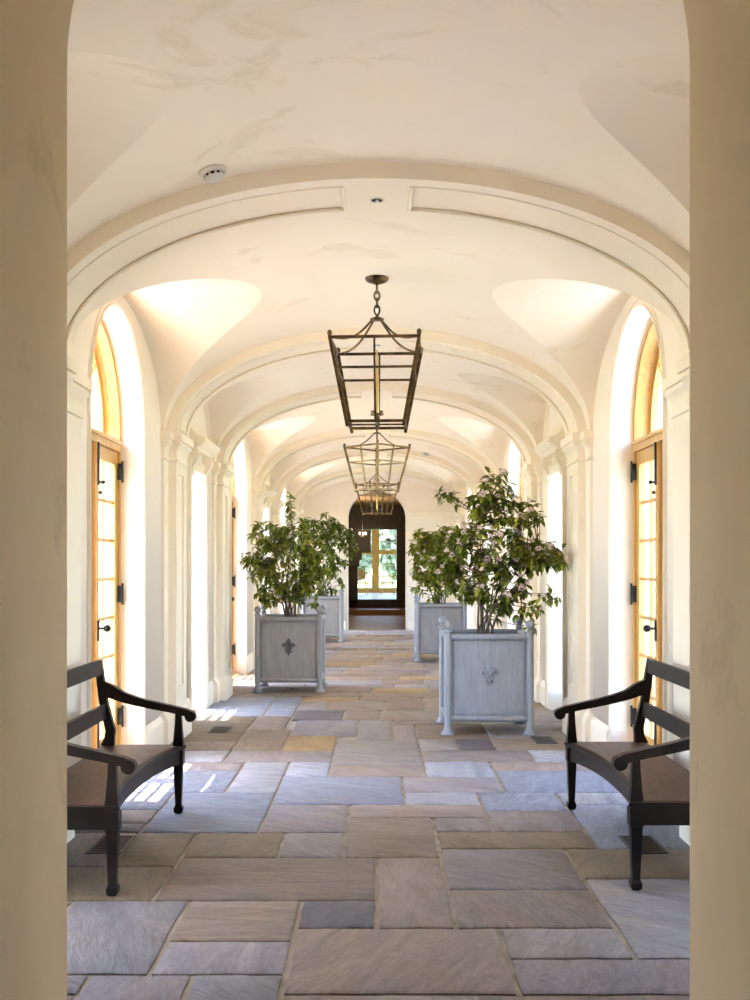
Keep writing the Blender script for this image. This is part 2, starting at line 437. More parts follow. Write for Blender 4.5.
# ---- ribs with pilasters
def stack(b, s, face, c, hw, levels, back=WX+0.02):
    rr = []
    for z, d in levels:
        r = [(s*back, c-hw-d, z), (s*(face-d), c-hw-d, z), (s*(face-d), c+hw+d, z), (s*back, c+hw+d, z)]
        rr.append(r if s > 0 else r[::-1])
    b.rings(rr)
CAP = [(2.462, 0.0), (2.468, 0.016), (2.486, 0.018), (2.492, 0.004), (2.560, 0.006), (2.585, 0.012), (2.61, 0.026), (2.632, 0.046),
       (2.648, 0.050), (2.650, 0.040), (2.668, 0.040), (2.670, 0.058), (2.735, 0.060), (2.75, 0.056)]
CAP = [(2.46+(z-2.462)*(0.25/0.288), d) for z, d in CAP]
PLI = [(0.0, 0.045), (0.195, 0.045), (0.215, 0.036), (0.25, 0.010), (0.27, 0.0)]
def ell(t, d): return ((RA+d)*math.sin(t), SPR+(RB+d)*math.cos(t))
def make_rib(idx, c):
    root = empty('trim_%d' % idx, (0, c, 0))
    b = MB(); n = 64; ths = [-math.pi/2+math.pi*i/n for i in range(n+1)]
    t0 = math.asin(0.18/RA); ths = sorted(ths+[-t0, t0, -t0-1e-3, t0+1e-3])
    HW, PW, DP = 0.30, 0.20, 0.016
    def ptt(t, d, y): x, z = ell(t, d); return (x, y, z)
    for a, e in zip(ths, ths[1:]):
        for y in (-HW, HW):
            b.quad(ptt(a, 0, y), ptt(e, 0, y), ptt(e, 0.10, y), ptt(a, 0.10, y))
        for ya, yb in ((-HW, -PW), (PW, HW)):
            b.quad(ptt(a, 0, ya), ptt(e, 0, ya), ptt(e, 0, yb), ptt(a, 0, yb))
        mid = abs((a+e)/2)
        d = DP if mid > t0+5e-4 else 0.0
        b.quad(ptt(a, d, -PW), ptt(e, d, -PW), ptt(e, d, PW), ptt(a, d, PW))
        if d:
            for y in (-PW, PW): b.quad(ptt(a, 0, y), ptt(e, 0, y), ptt(e, d, y), ptt(a, d, y))
    for sg in (-1, 1):
        t = sg*(t0+5e-4); b.quad(ptt(t, 0, -PW), ptt(t, 0, PW), ptt(t, DP, PW), ptt(t, DP, -PW))
    o = b.build('rib_arch', 'plaster_trim', root, smooth=False)
    import bmesh
    bm = bmesh.new(); bm.from_mesh(o.data); bmesh.ops.remove_doubles(bm, verts=bm.verts, dist=1e-4)
    bm.to_mesh(o.data); bm.free()
    o.data.polygons.foreach_set('use_smooth', [True]*len(o.data.polygons)); o.data.set_sharp_from_angle(angle=R(30))
    for sg in (-1, 1):   # bead frame round each sunk panel of the soffit
        tt = [sg*(t0+(math.pi/2-0.06-t0)*i/40) for i in range(41)]
        path = [ptt(t, 0.004, -PW+0.012) for t in tt]+[ptt(t, 0.004, PW-0.012) for t in reversed(tt)]
        m = MB(); m.tube(path, 0.011, 6, closed_path=True); m.build('panel_moulding', 'plaster_trim', root)
    for s in (-1, 1):
        m = MB(); stack(m, s, BX, 0, 0.43, [(0.26, 0), (2.463, 0)])
        # main shaft with a sunk panel
        y0, y1, p0, p1, z0, z1 = -0.25, 0.25, -0.13, 0.13, 0.46, 2.36
        f = s*PX; r = s*(PX+0.018); bk = s*(BX+0.01)
        m.box(f, bk, y0, p0, 0.26, 2.463); m.box(f, bk, p1, y1, 0.26, 2.463)
        m.box(f, bk, p0, p1, 0.26, z0); m.box(f, bk, p0, p1, z1, 2.463); m.box(r, bk, p0, p1, z0, z1)
        m.build('pilaster_shaft', 'plaster_trim', root, smooth=False)
        m = MB(); stack(m, s, BX, 0, 0.43, CAP); stack(m, s, PX, 0, 0.25, CAP); m.build('capital', 'plaster_trim', root, angle=25)
        m = MB(); stack(m, s, BX, 0, 0.43, PLI); stack(m, s, PX, 0, 0.25, PLI); m.build('plinth', 'plaster_trim', root, angle=25)
    return root
ordn = ['first', 'second', 'third', 'fourth', 'fifth', 'sixth', 'seventh']
for i, c in enumerate(RIBS):
    if i == 0: r0 = make_rib(1, c); r = r0
    else:
        r = copy_tree(r0); r.name = 'trim_%d' % (i+1); r.location = (0, c, 0)
    if i == 1:
        for s in (-1, 1):
            m = MB(); stack(m, s, BX+0.005, 0.66, 0.20, [(0.26, 0), (2.463, 0)]); m.build('pilaster_shaft', 'plaster_trim', r, smooth=False)
            m = MB(); stack(m, s, BX+0.005, 0.66, 0.20, CAP); m.build('capital', 'plaster_trim', r, angle=25)
            m = MB(); stack(m, s, BX+0.005, 0.66, 0.20, PLI); m.build('plinth', 'plaster_trim', r, angle=25)
    tag(r, 'cream panelled rib on a pair of pilasters, %s rib from the viewer' % ordn[i], 'arch', kind='structure')

# ---- baseboards
for s, nm in ((-1, 'left'), (1, 'right')):
    root = empty('baseboard_'+nm)
    tag(root, 'cream baseboard along the foot of the %s wall' % nm, 'baseboard', kind='structure')
    cuts = []
    for y in WIDE: cuts.append((y-DR-0.03, y+DR+0.03))
    for y, w in zip(NARROW, NWS): cuts.append((y-w-0.13, y+w+0.13))
    for y in RIBS: cuts.append((y-0.47, y+0.47))
    cuts.sort(); cur = Y0
    for a, c in cuts+[(Y1, Y1)]:
        if a-cur > 0.05:
            m = MB(); m.rings([[(s*WX, yy, 0), (s*(WX-0.03), yy, 0), (s*(WX-0.03), yy, 0.20), (s*(WX-0.022), yy, 0.22), (s*(WX-0.004), yy, 0.25), (s*WX, yy, 0.25)] for yy in (cur, a)])
            m.build('baseboard_run', 'plaster_trim', root, angle=20)
        cur = max(cur, c)

# ---- arched French doors
def make_door(s, root):
    X = lambda x: s*x
    # lining
    m = MB()
    for e in (-1, 1): m.box(X(2.045), X(2.125), e*0.757, e*0.7995, -0.06, 2.45); m.box(X(2.045), X(2.225), e*0.757, e*0.7995, 2.45, DS)
    ring = []
    n = 36
    for i in range(n+1):
        a = math.pi*i/n; cy, sz = math.cos(a), math.sin(a)
        ring.append([(X(x), -q*cy, DS+q*sz) for x, q in ((2.045, 0.757), (2.125, 0.757), (2.130, 0.750), (2.225, 0.750), (2.225, 0.7995), (2.045, 0.7995))])
    m.rings(ring)
    m.build('door_frame', 'golden_wood', root, angle=30)
    m = MB(); m.box(X(2.035), X(2.21), -0.757, 0.757, 2.445, 2.52); m.box(X(2.02), X(2.06), -0.757, 0.757, 2.50, 2.525)
    m.build('transom_bar', 'golden_wood', root, smooth=False)
    m = MB(); m.box(X(1.95), X(2.24), -0.79, 0.79, -0.06, 0.012); m.build('threshold', 'golden_wood', root, smooth=False)
    # fanlight
    m = MB(); ring = []
    for i in range(n+1):
        a = math.pi*i/n; cy, sz = math.cos(a), math.sin(a)
        ring.append([(X(x), -q*cy, DS+q*sz) for x, q in ((2.16, 0.695), (2.20, 0.695), (2.20, 0.75), (2.16, 0.75))])
    m.rings(ring)
    m.box(X(2.16), X(2.20), -0.75, -0.695, 2.52, DS); m.box(X(2.16), X(2.20), 0.695, 0.75, 2.52, DS)
    m.box(X(2.16), X(2.20), -0.75, 0.75, 2.52, 2.565)
    for a in (R(45), R(90), R(135)):
        m.beam((X(2.18), 0.10*math.cos(a), 2.565+0.10*math.sin(a)), (X(2.18), 0.70*math.cos(a), DS+0.70*math.sin(a)), 0.03, 0.022, up=(1, 0, 0))
    m.tube([(X(2.18), 0.30*math.cos(math.pi*i/16), 2.565+0.30*math.sin(math.pi*i/16)) for i in range(17)], 0.012, 6)
    fan = m.build('fanlight_sash', 'golden_wood', root, angle=30)
    m = MB(); vs = [(X(2.182), -0.70, 2.55)]+[(X(2.182), -0.70*math.cos(math.pi*i/24), DS+0.70*math.sin(math.pi*i/24)) for i in range(25)]+[(X(2.182), 0.70, 2.55)]
    m.v = vs; m.f = [tuple(range(len(vs)))]; m.build('pane', 'glass', fan, smooth=False)
    # leaves
    x0, x1 = 2.060, 2.105
    paneme = None
    for e in (-1, 1):
        Y = lambda y: e*y
        m = MB(); a, c = 0.004, 0.755; st = 0.092; zb, zt = 0.25, 2.335
        m.box(X(x0), X(x1), Y(a), Y(a+st), 0.015, 2.44); m.box(X(x0), X(x1), Y(c-st), Y(c), 0.015, 2.44)
        m.box(X(x0), X(x1), Y(a+st), Y(c-st), 0.015, zb); m.box(X(x0), X(x1), Y(a+st), Y(c-st), zt, 2.44)
        m.box(X(x0-0.008), X(x0), Y(a+st+0.03), Y(c-st-0.03), 0.05, zb-0.035)
        ga, gc = a+st, c-st; mid = (ga+gc)/2; mw = 0.013
        m.box(X(x0+0.010), X(x1-0.012), Y(mid-mw), Y(mid+mw), zb, zt)
        rows = 7; rh = (zt-zb)/rows
        for k in range(1, rows):
            for u, w in ((ga, mid-mw), (mid+mw, gc)):
                m.box(X(x0+0.010), X(x1-0.012), Y(u), Y(w), zb+k*rh-mw, zb+k*rh+mw)
        leaf = m.build('door_leaf', 'golden_wood', root, smooth=False)
        for k in range(rows):
            for u, w in ((ga, mid-mw), (mid+mw, gc)):
                if paneme is None:
                    q = MB(); q.box(-0.002, 0.002, -(w-u)/2, (w-u)/2, -(rh/2-mw), rh/2-mw)
                    po = q.build('pane', 'glass', leaf, smooth=False); paneme = po.data
                else:
                    po = bpy.data.objects.new('pane', paneme); COL.objects.link(po); po.parent = leaf
                po.location = (X((x0+x1)/2), Y((u+w)/2), zb+(k+0.5)*rh)
        for z in (2.29, 1.32, 0.35):
            h = MB(); h.box(X(2.02), X(2.058), Y(0.742), Y(0.772), z-0.065, z+0.065); h.tube([(X(2.022), Y(0.757), z-0.085), (X(2.022), Y(0.757), z+0.085)], 0.009, 8)
            h.build('hinge', 'black_iron', leaf)
        if e > 0:
            h = MB(); h.box(X(2.022), X(x0), -0.026, 0.034, 0.02, 2.435); ast = h.build('astragal', 'golden_wood', leaf, smooth=False)
            for z0, z1, kz in ((2.13, 2.44, 2.15), (0.03, 0.45, 0.43)):
                h = MB(); h.box(X(2.010), X(2.022), -0.012, 0.018, z0, z1); h.tube([(X(2.012), 0.003, kz), (X(1.985), 0.003, kz)], 0.008, 8); h.ball((X(1.98), 0.003, kz), 0.014)
                h.build('surface_bolt', 'black_iron', ast)
            h = MB(); h.box(X(2.012), X(2.022), -0.014, 0.022, 1.0, 1.15); h.tube([(X(2.02), 0.004, 1.09), (X(1.965), 0.004, 1.09)], 0.009, 8); h.ball((X(1.955), 0.004, 1.09), 0.028)
            h.build('door_knob', 'black_iron', ast)
            h = MB(); h.tube([(X(x0+0.002), 0.07, 2.08), (X(2.03), 0.07, 2.08)], 0.007, 8); h.ball((X(2.022), 0.07, 2.08), 0.014); h.build('thumb_turn', 'black_iron', leaf)
dn = 1
dlab = ['nearest', 'middle', 'farthest']
for s, nm in ((-1, 'left'), (1, 'right')):
    first = None
    for i, y in enumerate(WIDE):
        if first is None:
            first = empty('door_%d' % dn, (0, y, 0)); make_door(s, first); d = first
        else:
            d = copy_tree(first); d.name = 'door_%d' % dn; d.location = (0, y, 0)
        tag(d, 'golden wood arched glazed double door, %s on the %s wall' % (dlab[i], nm), 'door', 'arched French doors', kind='structure')
        dn += 1

# ---- tall narrow windows with hoods
def make_window(s, root, NW):
    X = lambda x: s*x
    m = MB()
    for e in (-1, 1): m.box(X(1.842), X(WX), e*(NW+0.005), e*(NW+0.105), 0, 2.60); m.box(X(1.832), X(WX), e*(NW+0.085), e*(NW+0.115), 0, 2.61)
    m.box(X(1.842), X(WX), -NW-0.105, NW+0.105, NT+0.003, 2.60); m.box(X(1.832), X(WX), -NW-0.115, NW+0.115, 2.585, 2.61)
    m.build('window_casing', 'plaster_trim', root, smooth=False)
    m = MB(); x0, x1 = 2.11, 2.16
    m.box(X(x0), X(x1), -NW, -NW+0.07, -0.05, NT); m.box(X(x0), X(x1), NW-0.07, NW, -0.05, NT)
    m.box(X(x0), X(x1), -NW+0.07, NW-0.07, 2.42, NT); m.box(X(x0), X(x1), -NW+0.07, NW-0.07, -0.05, 0.22)
    m.box(X(x0), X(x1), -0.015, 0.015, 0.22, 2.42)
    rows = 6; rh = 2.2/rows
    for k in range(1, rows):
        for e in (-1, 1): m.box(X(x0+0.006), X(x1-0.006), e*0.015, e*(NW-0.07), 0.22+k*rh-0.013, 0.22+k*rh+0.013)
    fr = m.build('window_frame', 'white_paint', root, smooth=False)
    w = NW-0.07-0.015; pm = None
    for k in range(rows):
        for e in (-1, 1):
            if pm is None:
                q = MB(); q.box(-0.002, 0.002, -w/2, w/2, -(rh/2-0.013), rh/2-0.013); po = q.build('pane', 'glass', fr, smooth=False); pm = po.data
            else:
                po = bpy.data.objects.new('pane', pm); COL.objects.link(po); po.parent = fr
            po.location = (X((x0+x1)/2), e*(0.015+w/2), 0.22+(k+0.5)*rh)
    # hood: moulded slab with a concave swept top, carried on two consoles
    m = MB(); ow = NW+0.07
    prof = [(WX, 2.70), (1.79, 2.70), (1.775, 2.725), (1.74, 2.745), (1.725, 2.75), (1.72, 2.765), (1.70, 2.77), (1.70, 2.815),
            (1.715, 2.82), (1.76, 2.832), (1.80, 2.855), (1.83, 2.895), (1.845, 2.94), (1.85, 2.97), (WX, 2.97)]
    rg = [[(X(x), yy, z) for x, z in prof] for yy in (-ow, ow)]
    m.rings(rg); m.build('hood', 'plaster_trim', root, angle=25)
    for e in (-1, 1):
        m = MB(); c = e*(NW-0.03)
        pr = [(WX, 2.44), (1.855, 2.44), (1.835, 2.455), (1.828, 2.48), (1.835, 2.51), (1.822, 2.54), (1.79, 2.58), (1.765, 2.625), (1.765, 2.655), (1.78, 2.68), (1.77, 2.70), (WX, 2.70)]
        m.rings([[(X(x), yy, z) for x, z in pr] for yy in (c-0.055, c+0.055)]); m.build('console', 'plaster_trim', root, angle=40)
wnn = 1
wl = ['nearest', 'second', 'third', 'farthest']
for s, nm in ((-1, 'left'), (1, 'right')):
    first = None
    for i, y in enumerate(NARROW):
        if i < 2: first = empty('window_%d' % wnn, (0, y, 0)); make_window(s, first, NWS[i]); d = first
        else: d = copy_tree(first); d.name = 'window_%d' % wnn; d.location = (0, y, 0)
        tag(d, 'tall narrow window under a swept plaster hood, %s on the %s wall' % (wl[i], nm), 'window', 'hooded narrow windows', kind='structure')
        wnn += 1

# ---- foyer the viewer stands in (plain unseen shell, added to block blue sky light)
m = MB(); m.box(-2.4, 2.4, -4.0, 1.62, -0.14, -0.001)
tag(m.build('floor_foyer', 'hall_floor_wood', smooth=False), 'unseen wooden floor of the foyer in front of the archway', 'floor', kind='structure')
m = MB(); m.box(-2.4, -2.3, -4, 1.62, 0, 3.76); m.box(2.3, 2.4, -4, 1.62, 0, 3.76); m.box(-2.4, 2.4, -4.1, -4.0, 0, 3.76); m.box(-2.4, 2.4, -4.1, 1.62, 3.76, 3.9)
for s in (-1, 1): m.box(s*1.80, s*2.4, 1.62, 1.70, 0, 3.76)
tag(m.build('wall_foyer', 'plaster_wall', smooth=False), 'unseen cream plaster walls of the foyer, added against sky light around the viewer', 'wall', kind='structure')

# ================================================================== FLOOR
fl = MB(); fl.box(-WX-0.2, WX+0.2, 1.62, Y1+0.45, -0.14, -0.014)
floor = fl.build('floor', 'mortar', smooth=False)
tag(floor, 'bluestone flagstone floor laid in random rectangles with pale joints', 'floor', kind='structure')
CT = {'blue': (0.190, 0.218, 0.285), 'lblue': (0.260, 0.280, 0.330), 'lilac': (0.212, 0.195, 0.208), 'tan': (0.194, 0.152, 0.120), 'grey': (0.205, 0.188, 0.180), 'slate': (0.165, 0.165, 0.180),
      'brown': (0.146, 0.112, 0.088), 'olive': (0.140, 0.108, 0.070), 'gold': (0.285, 0.195, 0.090), 'purple': (0.168, 0.145, 0.146), 'dark': (0.092, 0.085, 0.096),
      'pink': (0.235, 0.192, 0.172), 'pale': (0.235, 0.230, 0.238)}
CT = {k: (v[0]*1.27, v[1]*1.23, v[2]*1.21) for k, v in CT.items()}
W_ = 1.215   # wall in ratio units
STONES = [  # (ytop px, ybot px, left ratio, right ratio, tone)
 (993, 1052, -W_, -.70, 'grey'), (1012, 1052, -.70, -.225, 'tan'), (993.3, 1052, -.225, .23, 'tan'), (993.3, 1052, .23, .80, 'brown'), (993.3, 1052, .80, W_, 'grey'),
 (973.3, 1012, -.70, -.451, 'lilac'), (973.3, 1012, -.451, -.225, 'slate'), (973.3, 993, -W_, -.70, 'lilac'),
 (899.5, 973.3, -W_, -.906, 'grey'), (899.5, 973.3, -.906, -.56, 'slate'), (899.5, 940, -.56, -.225, 'tan'), (940, 973.3, -.56, -.225, 'lilac'),
 (899.5, 927, -.225, 0.0, 'dark'), (927, 993.3, -.225, .335, 'tan'), (856.7, 927, 0.0, .22, 'tan'), (856.7, 899.5, -.672, 0.0, 'brown'),
 (866, 899.5, -W_, -.672, 'olive'), (848, 888.4, .22, .66, 'purple'), (888.4, 927, .22, .66, 'brown'), (927, 957.5, .335, .66, 'grey'),
 (957.5, 993.3, .335, .80, 'purple'), (957.5, 993.3, .80, W_, 'grey'), (878, 957.5, .66, W_, 'pale'), (848, 878, .66, W_, 'olive'),
 (832, 856.7, -.672, -.342, 'olive'), (832, 866, -.887, -.672, 'olive'), (832, 866, -W_, -.887, 'purple'), (832, 856.7, -.342, -.115, 'grey'),
 (856.7, 866, -.672, -.672, 'x'),
 (817, 856.7, -.115, .22, 'tan'), (804.2, 817, -.115, .44, 'pink'), (817, 831.2, .22, .44, 'purple'), (831.2, 848, .22, .785, 'olive'), (848, 856.7, .22, .22, 'x'),
 (792, 810.3, .44, .785, 'blue'), (810.3, 831.2, .44, .785, 'purple'), (792, 803.8, .785, W_, 'lblue'), (803.8, 848, .785, W_, 'blue'),
 (792, 804.2, .117, .44, 'lblue'), (776.2, 792, .117, .57, 'lilac'), (776.2, 804.2, -.445, .117, 'blue'), (804.2, 832, -.445, -.115, 'lilac'),
 (792, 832, -.89, -.445, 'blue'), (761.5, 792, -.672, -.445, 'lblue'), (770, 792, -W_, -.672, 'blue'), (761.5, 770, -W_, -.672, 'lilac'),
 (792, 809, -W_, -.89, 'blue'), (809, 822.5, -W_, -.89, 'purple'), (822.5, 832, -W_, -.89, 'dark'),
 (750.5, 761.5, -W_, -.785, 'lblue'), (750.5, 761.5, -.785, -.228, 'lilac'), (761.5, 776.2, -.445, -.228, 'lblue'),
 (741, 765.8, -.228, .235, 'grey'), (765.8, 776.2, -.228, .235, 'pink'), (761.5, 776.2, .235, .57, 'lblue'), (749.8, 761.5, .235, .81, 'grey'),
 (770.2, 792, .57, W_, 'blue'), (761.5, 770.2, .57, W_, 'pink'), (749.8, 761.5, .81, W_, 'lblue'),
 (738.5, 749.8, .447, .65, 'dark'), (738.5, 749.8, .235, .447, 'grey'), (738.5, 749.8, .65, W_, 'tan'),
 (735.5, 750.5, -.516, -.228, 'gold'), (741, 750.5, -W_, -.79, 'tan'), (729.3, 750.5, -.79, -.516, 'tan'), (716, 741, -W_, -.79, 'olive'),
 (716, 729.3, -.79, -.56, 'tan'), (720, 735.5, -.516, -.12, 'lilac'), (720, 729.3, -.56, -.516, 'x2'), (720, 741, -.12, .10, 'grey'), (735.5, 741, -.228, -.12, 'x2'),
 (725, 738.5, .235, .65, 'tan'), (720, 725, .10, .65, 'brown'), (725, 741, .10, .235, 'pink'), (722, 738.5, .65, W_, 'grey'), (710, 722, .65, W_, 'olive'),
 (710, 720, -.56, -.22, 'dark'), (710, 720, -.22, .02, 'tan'), (710, 720, .02, .65, 'tan'),
 (697, 716, -W_, -.76, 'blue'), (697, 716, -.76, -.56, 'blue'), (701, 710, -.56, -.35, 'grey'), (701, 710, -.35, .06, 'tan'), (701, 710, .06, .34, 'brown'), (697, 710, .34, W_, 'tan'),
 (697, 701, -.56, -.13, 'gold'), (697, 701, -.13, .34, 'tan'),
]
def stone_mesh(x0, x1, y0, y1, seed, fine):
    rnd = random.Random(seed); jo = 0.0115; x0 += jo; x1 -= jo; y0 += jo; y1 -= jo
    def side(p, q, n, nx, ny):
        out = []
        for i in range(n):
            t = i/n; w = (rnd.random()-0.5)*0.012 if i else (rnd.random()-0.5)*0.004
            out.append((p[0]+(q[0]-p[0])*t+nx*w, p[1]+(q[1]-p[1])*t+ny*w))
        return out
    nx = 7 if fine else 3; ny = 5 if fine else 2
    out = side((x0, y0), (x1, y0), nx, 0, 1)+side((x1, y0), (x1, y1), ny, 1, 0)+side((x1, y1), (x0, y1), nx, 0, 1)+side((x0, y1), (x0, y0), ny, 1, 0)
    cx, cy = (x0+x1)/2, (y0+y1)/2
    ins = [(x+(0.009 if x < cx else -0.009)*(1+rnd.random()*0.6), y+(0.009 if y < cy else -0.009)*(1+rnd.random()*0.6)) for x, y in out]
    m = MB()
    m.rings([[(x-cx, y-cy, -0.03) for x, y in out], [(x-cx, y-cy, -0.006) for x, y in out], [(x-cx, y-cy, 0.0) for x, y in ins]], cap0=False)
    return m, cx, cy
n_st = 0
def put_stone(x0, x1, y0, y1, tone, fine):
    global n_st
    m, cx, cy = stone_mesh(x0, x1, y0, y1, 1000+n_st, fine); n_st += 1
    o = m.build('flagstone', 'flagstone', floor, angle=50, loc=(cx, cy, 0))
    c = CT[tone]; j = 1+(random.random()-0.5)*0.16; k = (random.random()-0.5)*0.05
    o.color = (c[0]*j*(1+k), c[1]*j, c[2]*j*(1-k), 1)
def D(py): return FPX*HC/(py-565)
for yt, yb, l, r, t in STONES:
    if t[0] == 'x': continue
    put_stone(max(HC*l, -WX), min(HC*r, WX), D(yb), D(yt), t, True)
# the rest of the floor, laid in coursed random rectangles
yy = D(697); rnd = random.Random(21)
tones = ['tan', 'grey', 'tan', 'brown', 'lilac', 'pink', 'grey', 'tan', 'olive', 'gold', 'lblue', 'purple', 'tan', 'blue']
while yy < Y1-0.02:
    hgt = rnd.choice((0.34, 0.46, 0.55, 0.62)); 
    if Y1-yy-hgt < 0.3: hgt = Y1-yy
    x = -WX; last = yy+hgt > Y1-1.3
    while x < WX-0.01:
        w = rnd.uniform(0.45, 1.15)
        if WX-x-w < 0.35: w = WX-x
        def tn(): return rnd.choice(('blue', 'lblue', 'lblue')) if last else rnd.choice(tones)
        if hgt > 0.5 and rnd.random() < 0.45:
            sp = hgt*rnd.uniform(0.38, 0.62); put_stone(x, x+w, yy, yy+sp, tn(), False); put_stone(x, x+w, yy+sp, yy+hgt, tn(), False)
        else: put_stone(x, x+w, yy, yy+hgt, tn(), False)
        x += w
    yy += hgt

# ---- sunk floor vents
def make_vent(loc, label):
    root = empty('floor_vent', loc); tag(root, label, 'vent', 'floor vents by the walls')
    m = MB(); w, l = 0.095, 0.185
    for a in ((-w, w, -l, -l+0.015), (-w, w, l-0.015, l), (-w, -w+0.015, -l+0.015, l-0.015), (w-0.015, w, -l+0.015, l-0.015)): m.box(*a, 0.0005, 0.006)
    m.build('frame', 'black_iron', root, smooth=False)
    m = MB(); m.box(-w+0.015, w-0.015, -l+0.015, l-0.015, 0.0004, 0.0015); m.build('backing', 'black_iron', root, smooth=False)
    sl = None
    for k in range(10):
        if sl is None:
            m = MB(); m.box(-w+0.015, w-0.015, -0.007, 0.007, 0.0016, 0.005); o = m.build('slat', 'black_iron', root, smooth=False); sl = o.data
        else: o = bpy.data.objects.new('slat', sl); COL.objects.link(o); o.parent = root
        o.location = (0, -l+0.033+k*0.0338, 0)
make_vent((-1.47, 5.98, 0), 'dark iron floor vent under the left bench')
make_vent((1.47, 5.98, 0), 'dark iron floor vent under the right bench')
make_vent((-1.475, 10.15, 0), 'dark iron floor vent in front of the left pilaster beyond the bench')
make_vent((1.475, 9.55, 0), 'dark iron floor vent beside the right foreground planter')

# ================================================================== BENCHES
def make_bench(s, x_front, yn, yf, label):
    """front legs stand at x = s*x_front, the back is towards the wall"""
    root = empty('bench', (s*x_front, (yn+yf)/2, 0)); tag(root, label, 'bench', 'pair of dark benches')
    L = (yf-yn)/2; dep = 0.46
    X = lambda x: s*x          # local x grows towards the wall
    SH = 0.425
    # seat with a concave front
    n = 24; front = []; 
    for i in range(n+1):
        t = -1+2*i/n; yy = (L+0.035)*t
        cc = 0.105*(1-abs(t)**2.6)
        if abs(t) > 0.93: cc = 0.0
        front.append((-0.040+cc, yy))
    outl = front+[(dep+0.02, L+0.035), (dep+0.02, -L-0.035)]
    m = MB(); inn = [(x+(0.008 if i <= n else -0.004), y) for i, (x, y) in enumerate(outl)]
    m.rings([[(X(x), y, SH-0.028) for x, y in inn], [(X(x), y, SH-0.018) for x, y in outl], [(X(x), y, SH-0.008) for x, y in outl], [(X(x), y, SH-0.003) for x, y in inn]])
    m.build('seat_moulding', 'bench_wood', root, angle=40)
    m = MB(); inn2 = [(x+(0.028 if i <= n else -0.012), y*((L+0.012)/(L+0.035))) for i, (x, y) in enumerate(outl)]
    m.rings([[(X(x), y, SH-0.0029) for x, y in inn2], [(X(x), y, SH) for x, y in inn2]]); m.build('seat', 'bench_seat', root, angle=40)
    # aprons
    m = MB(); rr = []
    for i in range(n+1):
        t = -1+2*i/n; yy = (L-0.02)*t; cc = 0.105*(1-abs(t)**2.6); 
        rr.append([(X(-0.016+cc), yy, SH-0.115), (X(0.012+cc), yy, SH-0.115), (X(0.012+cc), yy, SH-0.029), (X(-0.016+cc), yy, SH-0.029)])
    m.rings(rr); m.build('front_apron', 'bench_wood', root, angle=40)
    for e in (-1, 1):
        m = MB(); m.box(X(0.02), X(dep), e*L-0.018, e*L+0.018, SH-0.115, SH-0.029); m.build('side_apron', 'bench_wood', root, smooth=False)
    m = MB(); m.box(X(dep-0.02), X(dep+0.012), -L, L, SH-0.11, SH-0.029); m.build('back_apron', 'bench_wood', root, smooth=False)
    def sq(c, w, z): return [(c[0]-w, c[1]-w, z), (c[0]+w, c[1]-w, z), (c[0]+w, c[1]+w, z), (c[0]-w, c[1]+w, z)]
    for e in (-1, 1):
        c = (0, e*L)
        m = MB(); m.rings([sq(c, w, z) for w, z in ((0.016, 0), (0.026, 0.012), (0.027, 0.035), (0.019, 0.052), (0.0185, 0.06), (0.028, 0.30), (0.028, 0.306), (0.033, 0.31), (0.033, SH-0.029))])
        m.build('leg', 'bench_wood', root, angle=20)
        # arm support rising from the leg
        m = MB(); m.rings([sq(c, w, z) for w, z in ((0.031, SH), (0.031, SH+0.012), (0.027, SH+0.05), (0.021, SH+0.13), (0.0185, SH+0.19), (0.0195, SH+0.205))])
        m.build('arm_support', 'bench_wood', root, angle=20)
        # back leg below the seat
        cb = (X(dep-0.012), e*L)
        m = MB(); m.rings([sq((cb[0]+s*0.03, cb[1]), 0.02, 0), sq((cb[0]+s*0.006, cb[1]), 0.026, 0.2), sq(cb, 0.028, SH-0.03)]); m.build('leg', 'bench_wood', root, angle=20)
        # curved back post
        pts = [(dep-0.018, SH), (dep-0.030, SH+0.045), (dep-0.036, SH+0.09), (dep-0.022, SH+0.15), (dep+0.005, SH+0.26), (dep+0.022, SH+0.38), (dep+0.034, SH+0.46), (dep+0.042, SH+0.528)]
        wid = [0.085, 0.060, 0.058, 0.056, 0.052, 0.048, 0.044, 0.040]
        m = MB(); rr = []
        for (x, z), w in zip(pts, wid):
            rr.append([(X(x-w/2), e*L-0.022, z), (X(x+w/2), e*L-0.022, z), (X(x+w/2), e*L+0.022, z), (X(x-w/2), e*L+0.022, z)])
        m.rings(rr); m.build('back_post', 'bench_wood', root, angle=50)
        # sweeping arm with a scrolled end
        ap = [(dep+0.01, SH+0.350), (dep-0.04, SH+0.335), (dep-0.11, SH+0.300), (dep-0.20, SH+0.274), (dep-0.30, SH+0.250), (dep-0.40, SH+0.230), (0.0, SH+0.216), (-0.045, SH+0.205), (-0.075, SH+0.192)]
        hh = [0.105, 0.080, 0.060, 0.052, 0.047, 0.044, 0.043, 0.044, 0.044]
        m = MB(); rr = []
        for i, (x, z) in enumerate(ap):
            p, q = ap[max(i-1, 0)], ap[min(i+1, len(ap)-1)]; tx, tz = q[0]-p[0], q[1]-p[1]; l = math.hypot(tx, tz); nx, nz = (-tz/l, tx/l) if i else (0.0, -1.0)
            h = hh[i]/2; w = 0.027
            rr.append([(X(x+nx*h), e*L-w, z+nz*h), (X(x+nx*h), e*L+w, z+nz*h), (X(x-nx*h), e*L+w, z-nz*h), (X(x-nx*h), e*L-w, z-nz*h)])
        m.rings(rr)
        k = 14
        m.rings([[(X(-0.076+0.034*math.cos(2*math.pi*i/k)), e*L+yy, SH+0.180+0.034*math.sin(2*math.pi*i/k)) for i in range(k)] for yy in (-0.029, 0.029)])
        m.build('arm', 'bench_wood', root, angle=40)
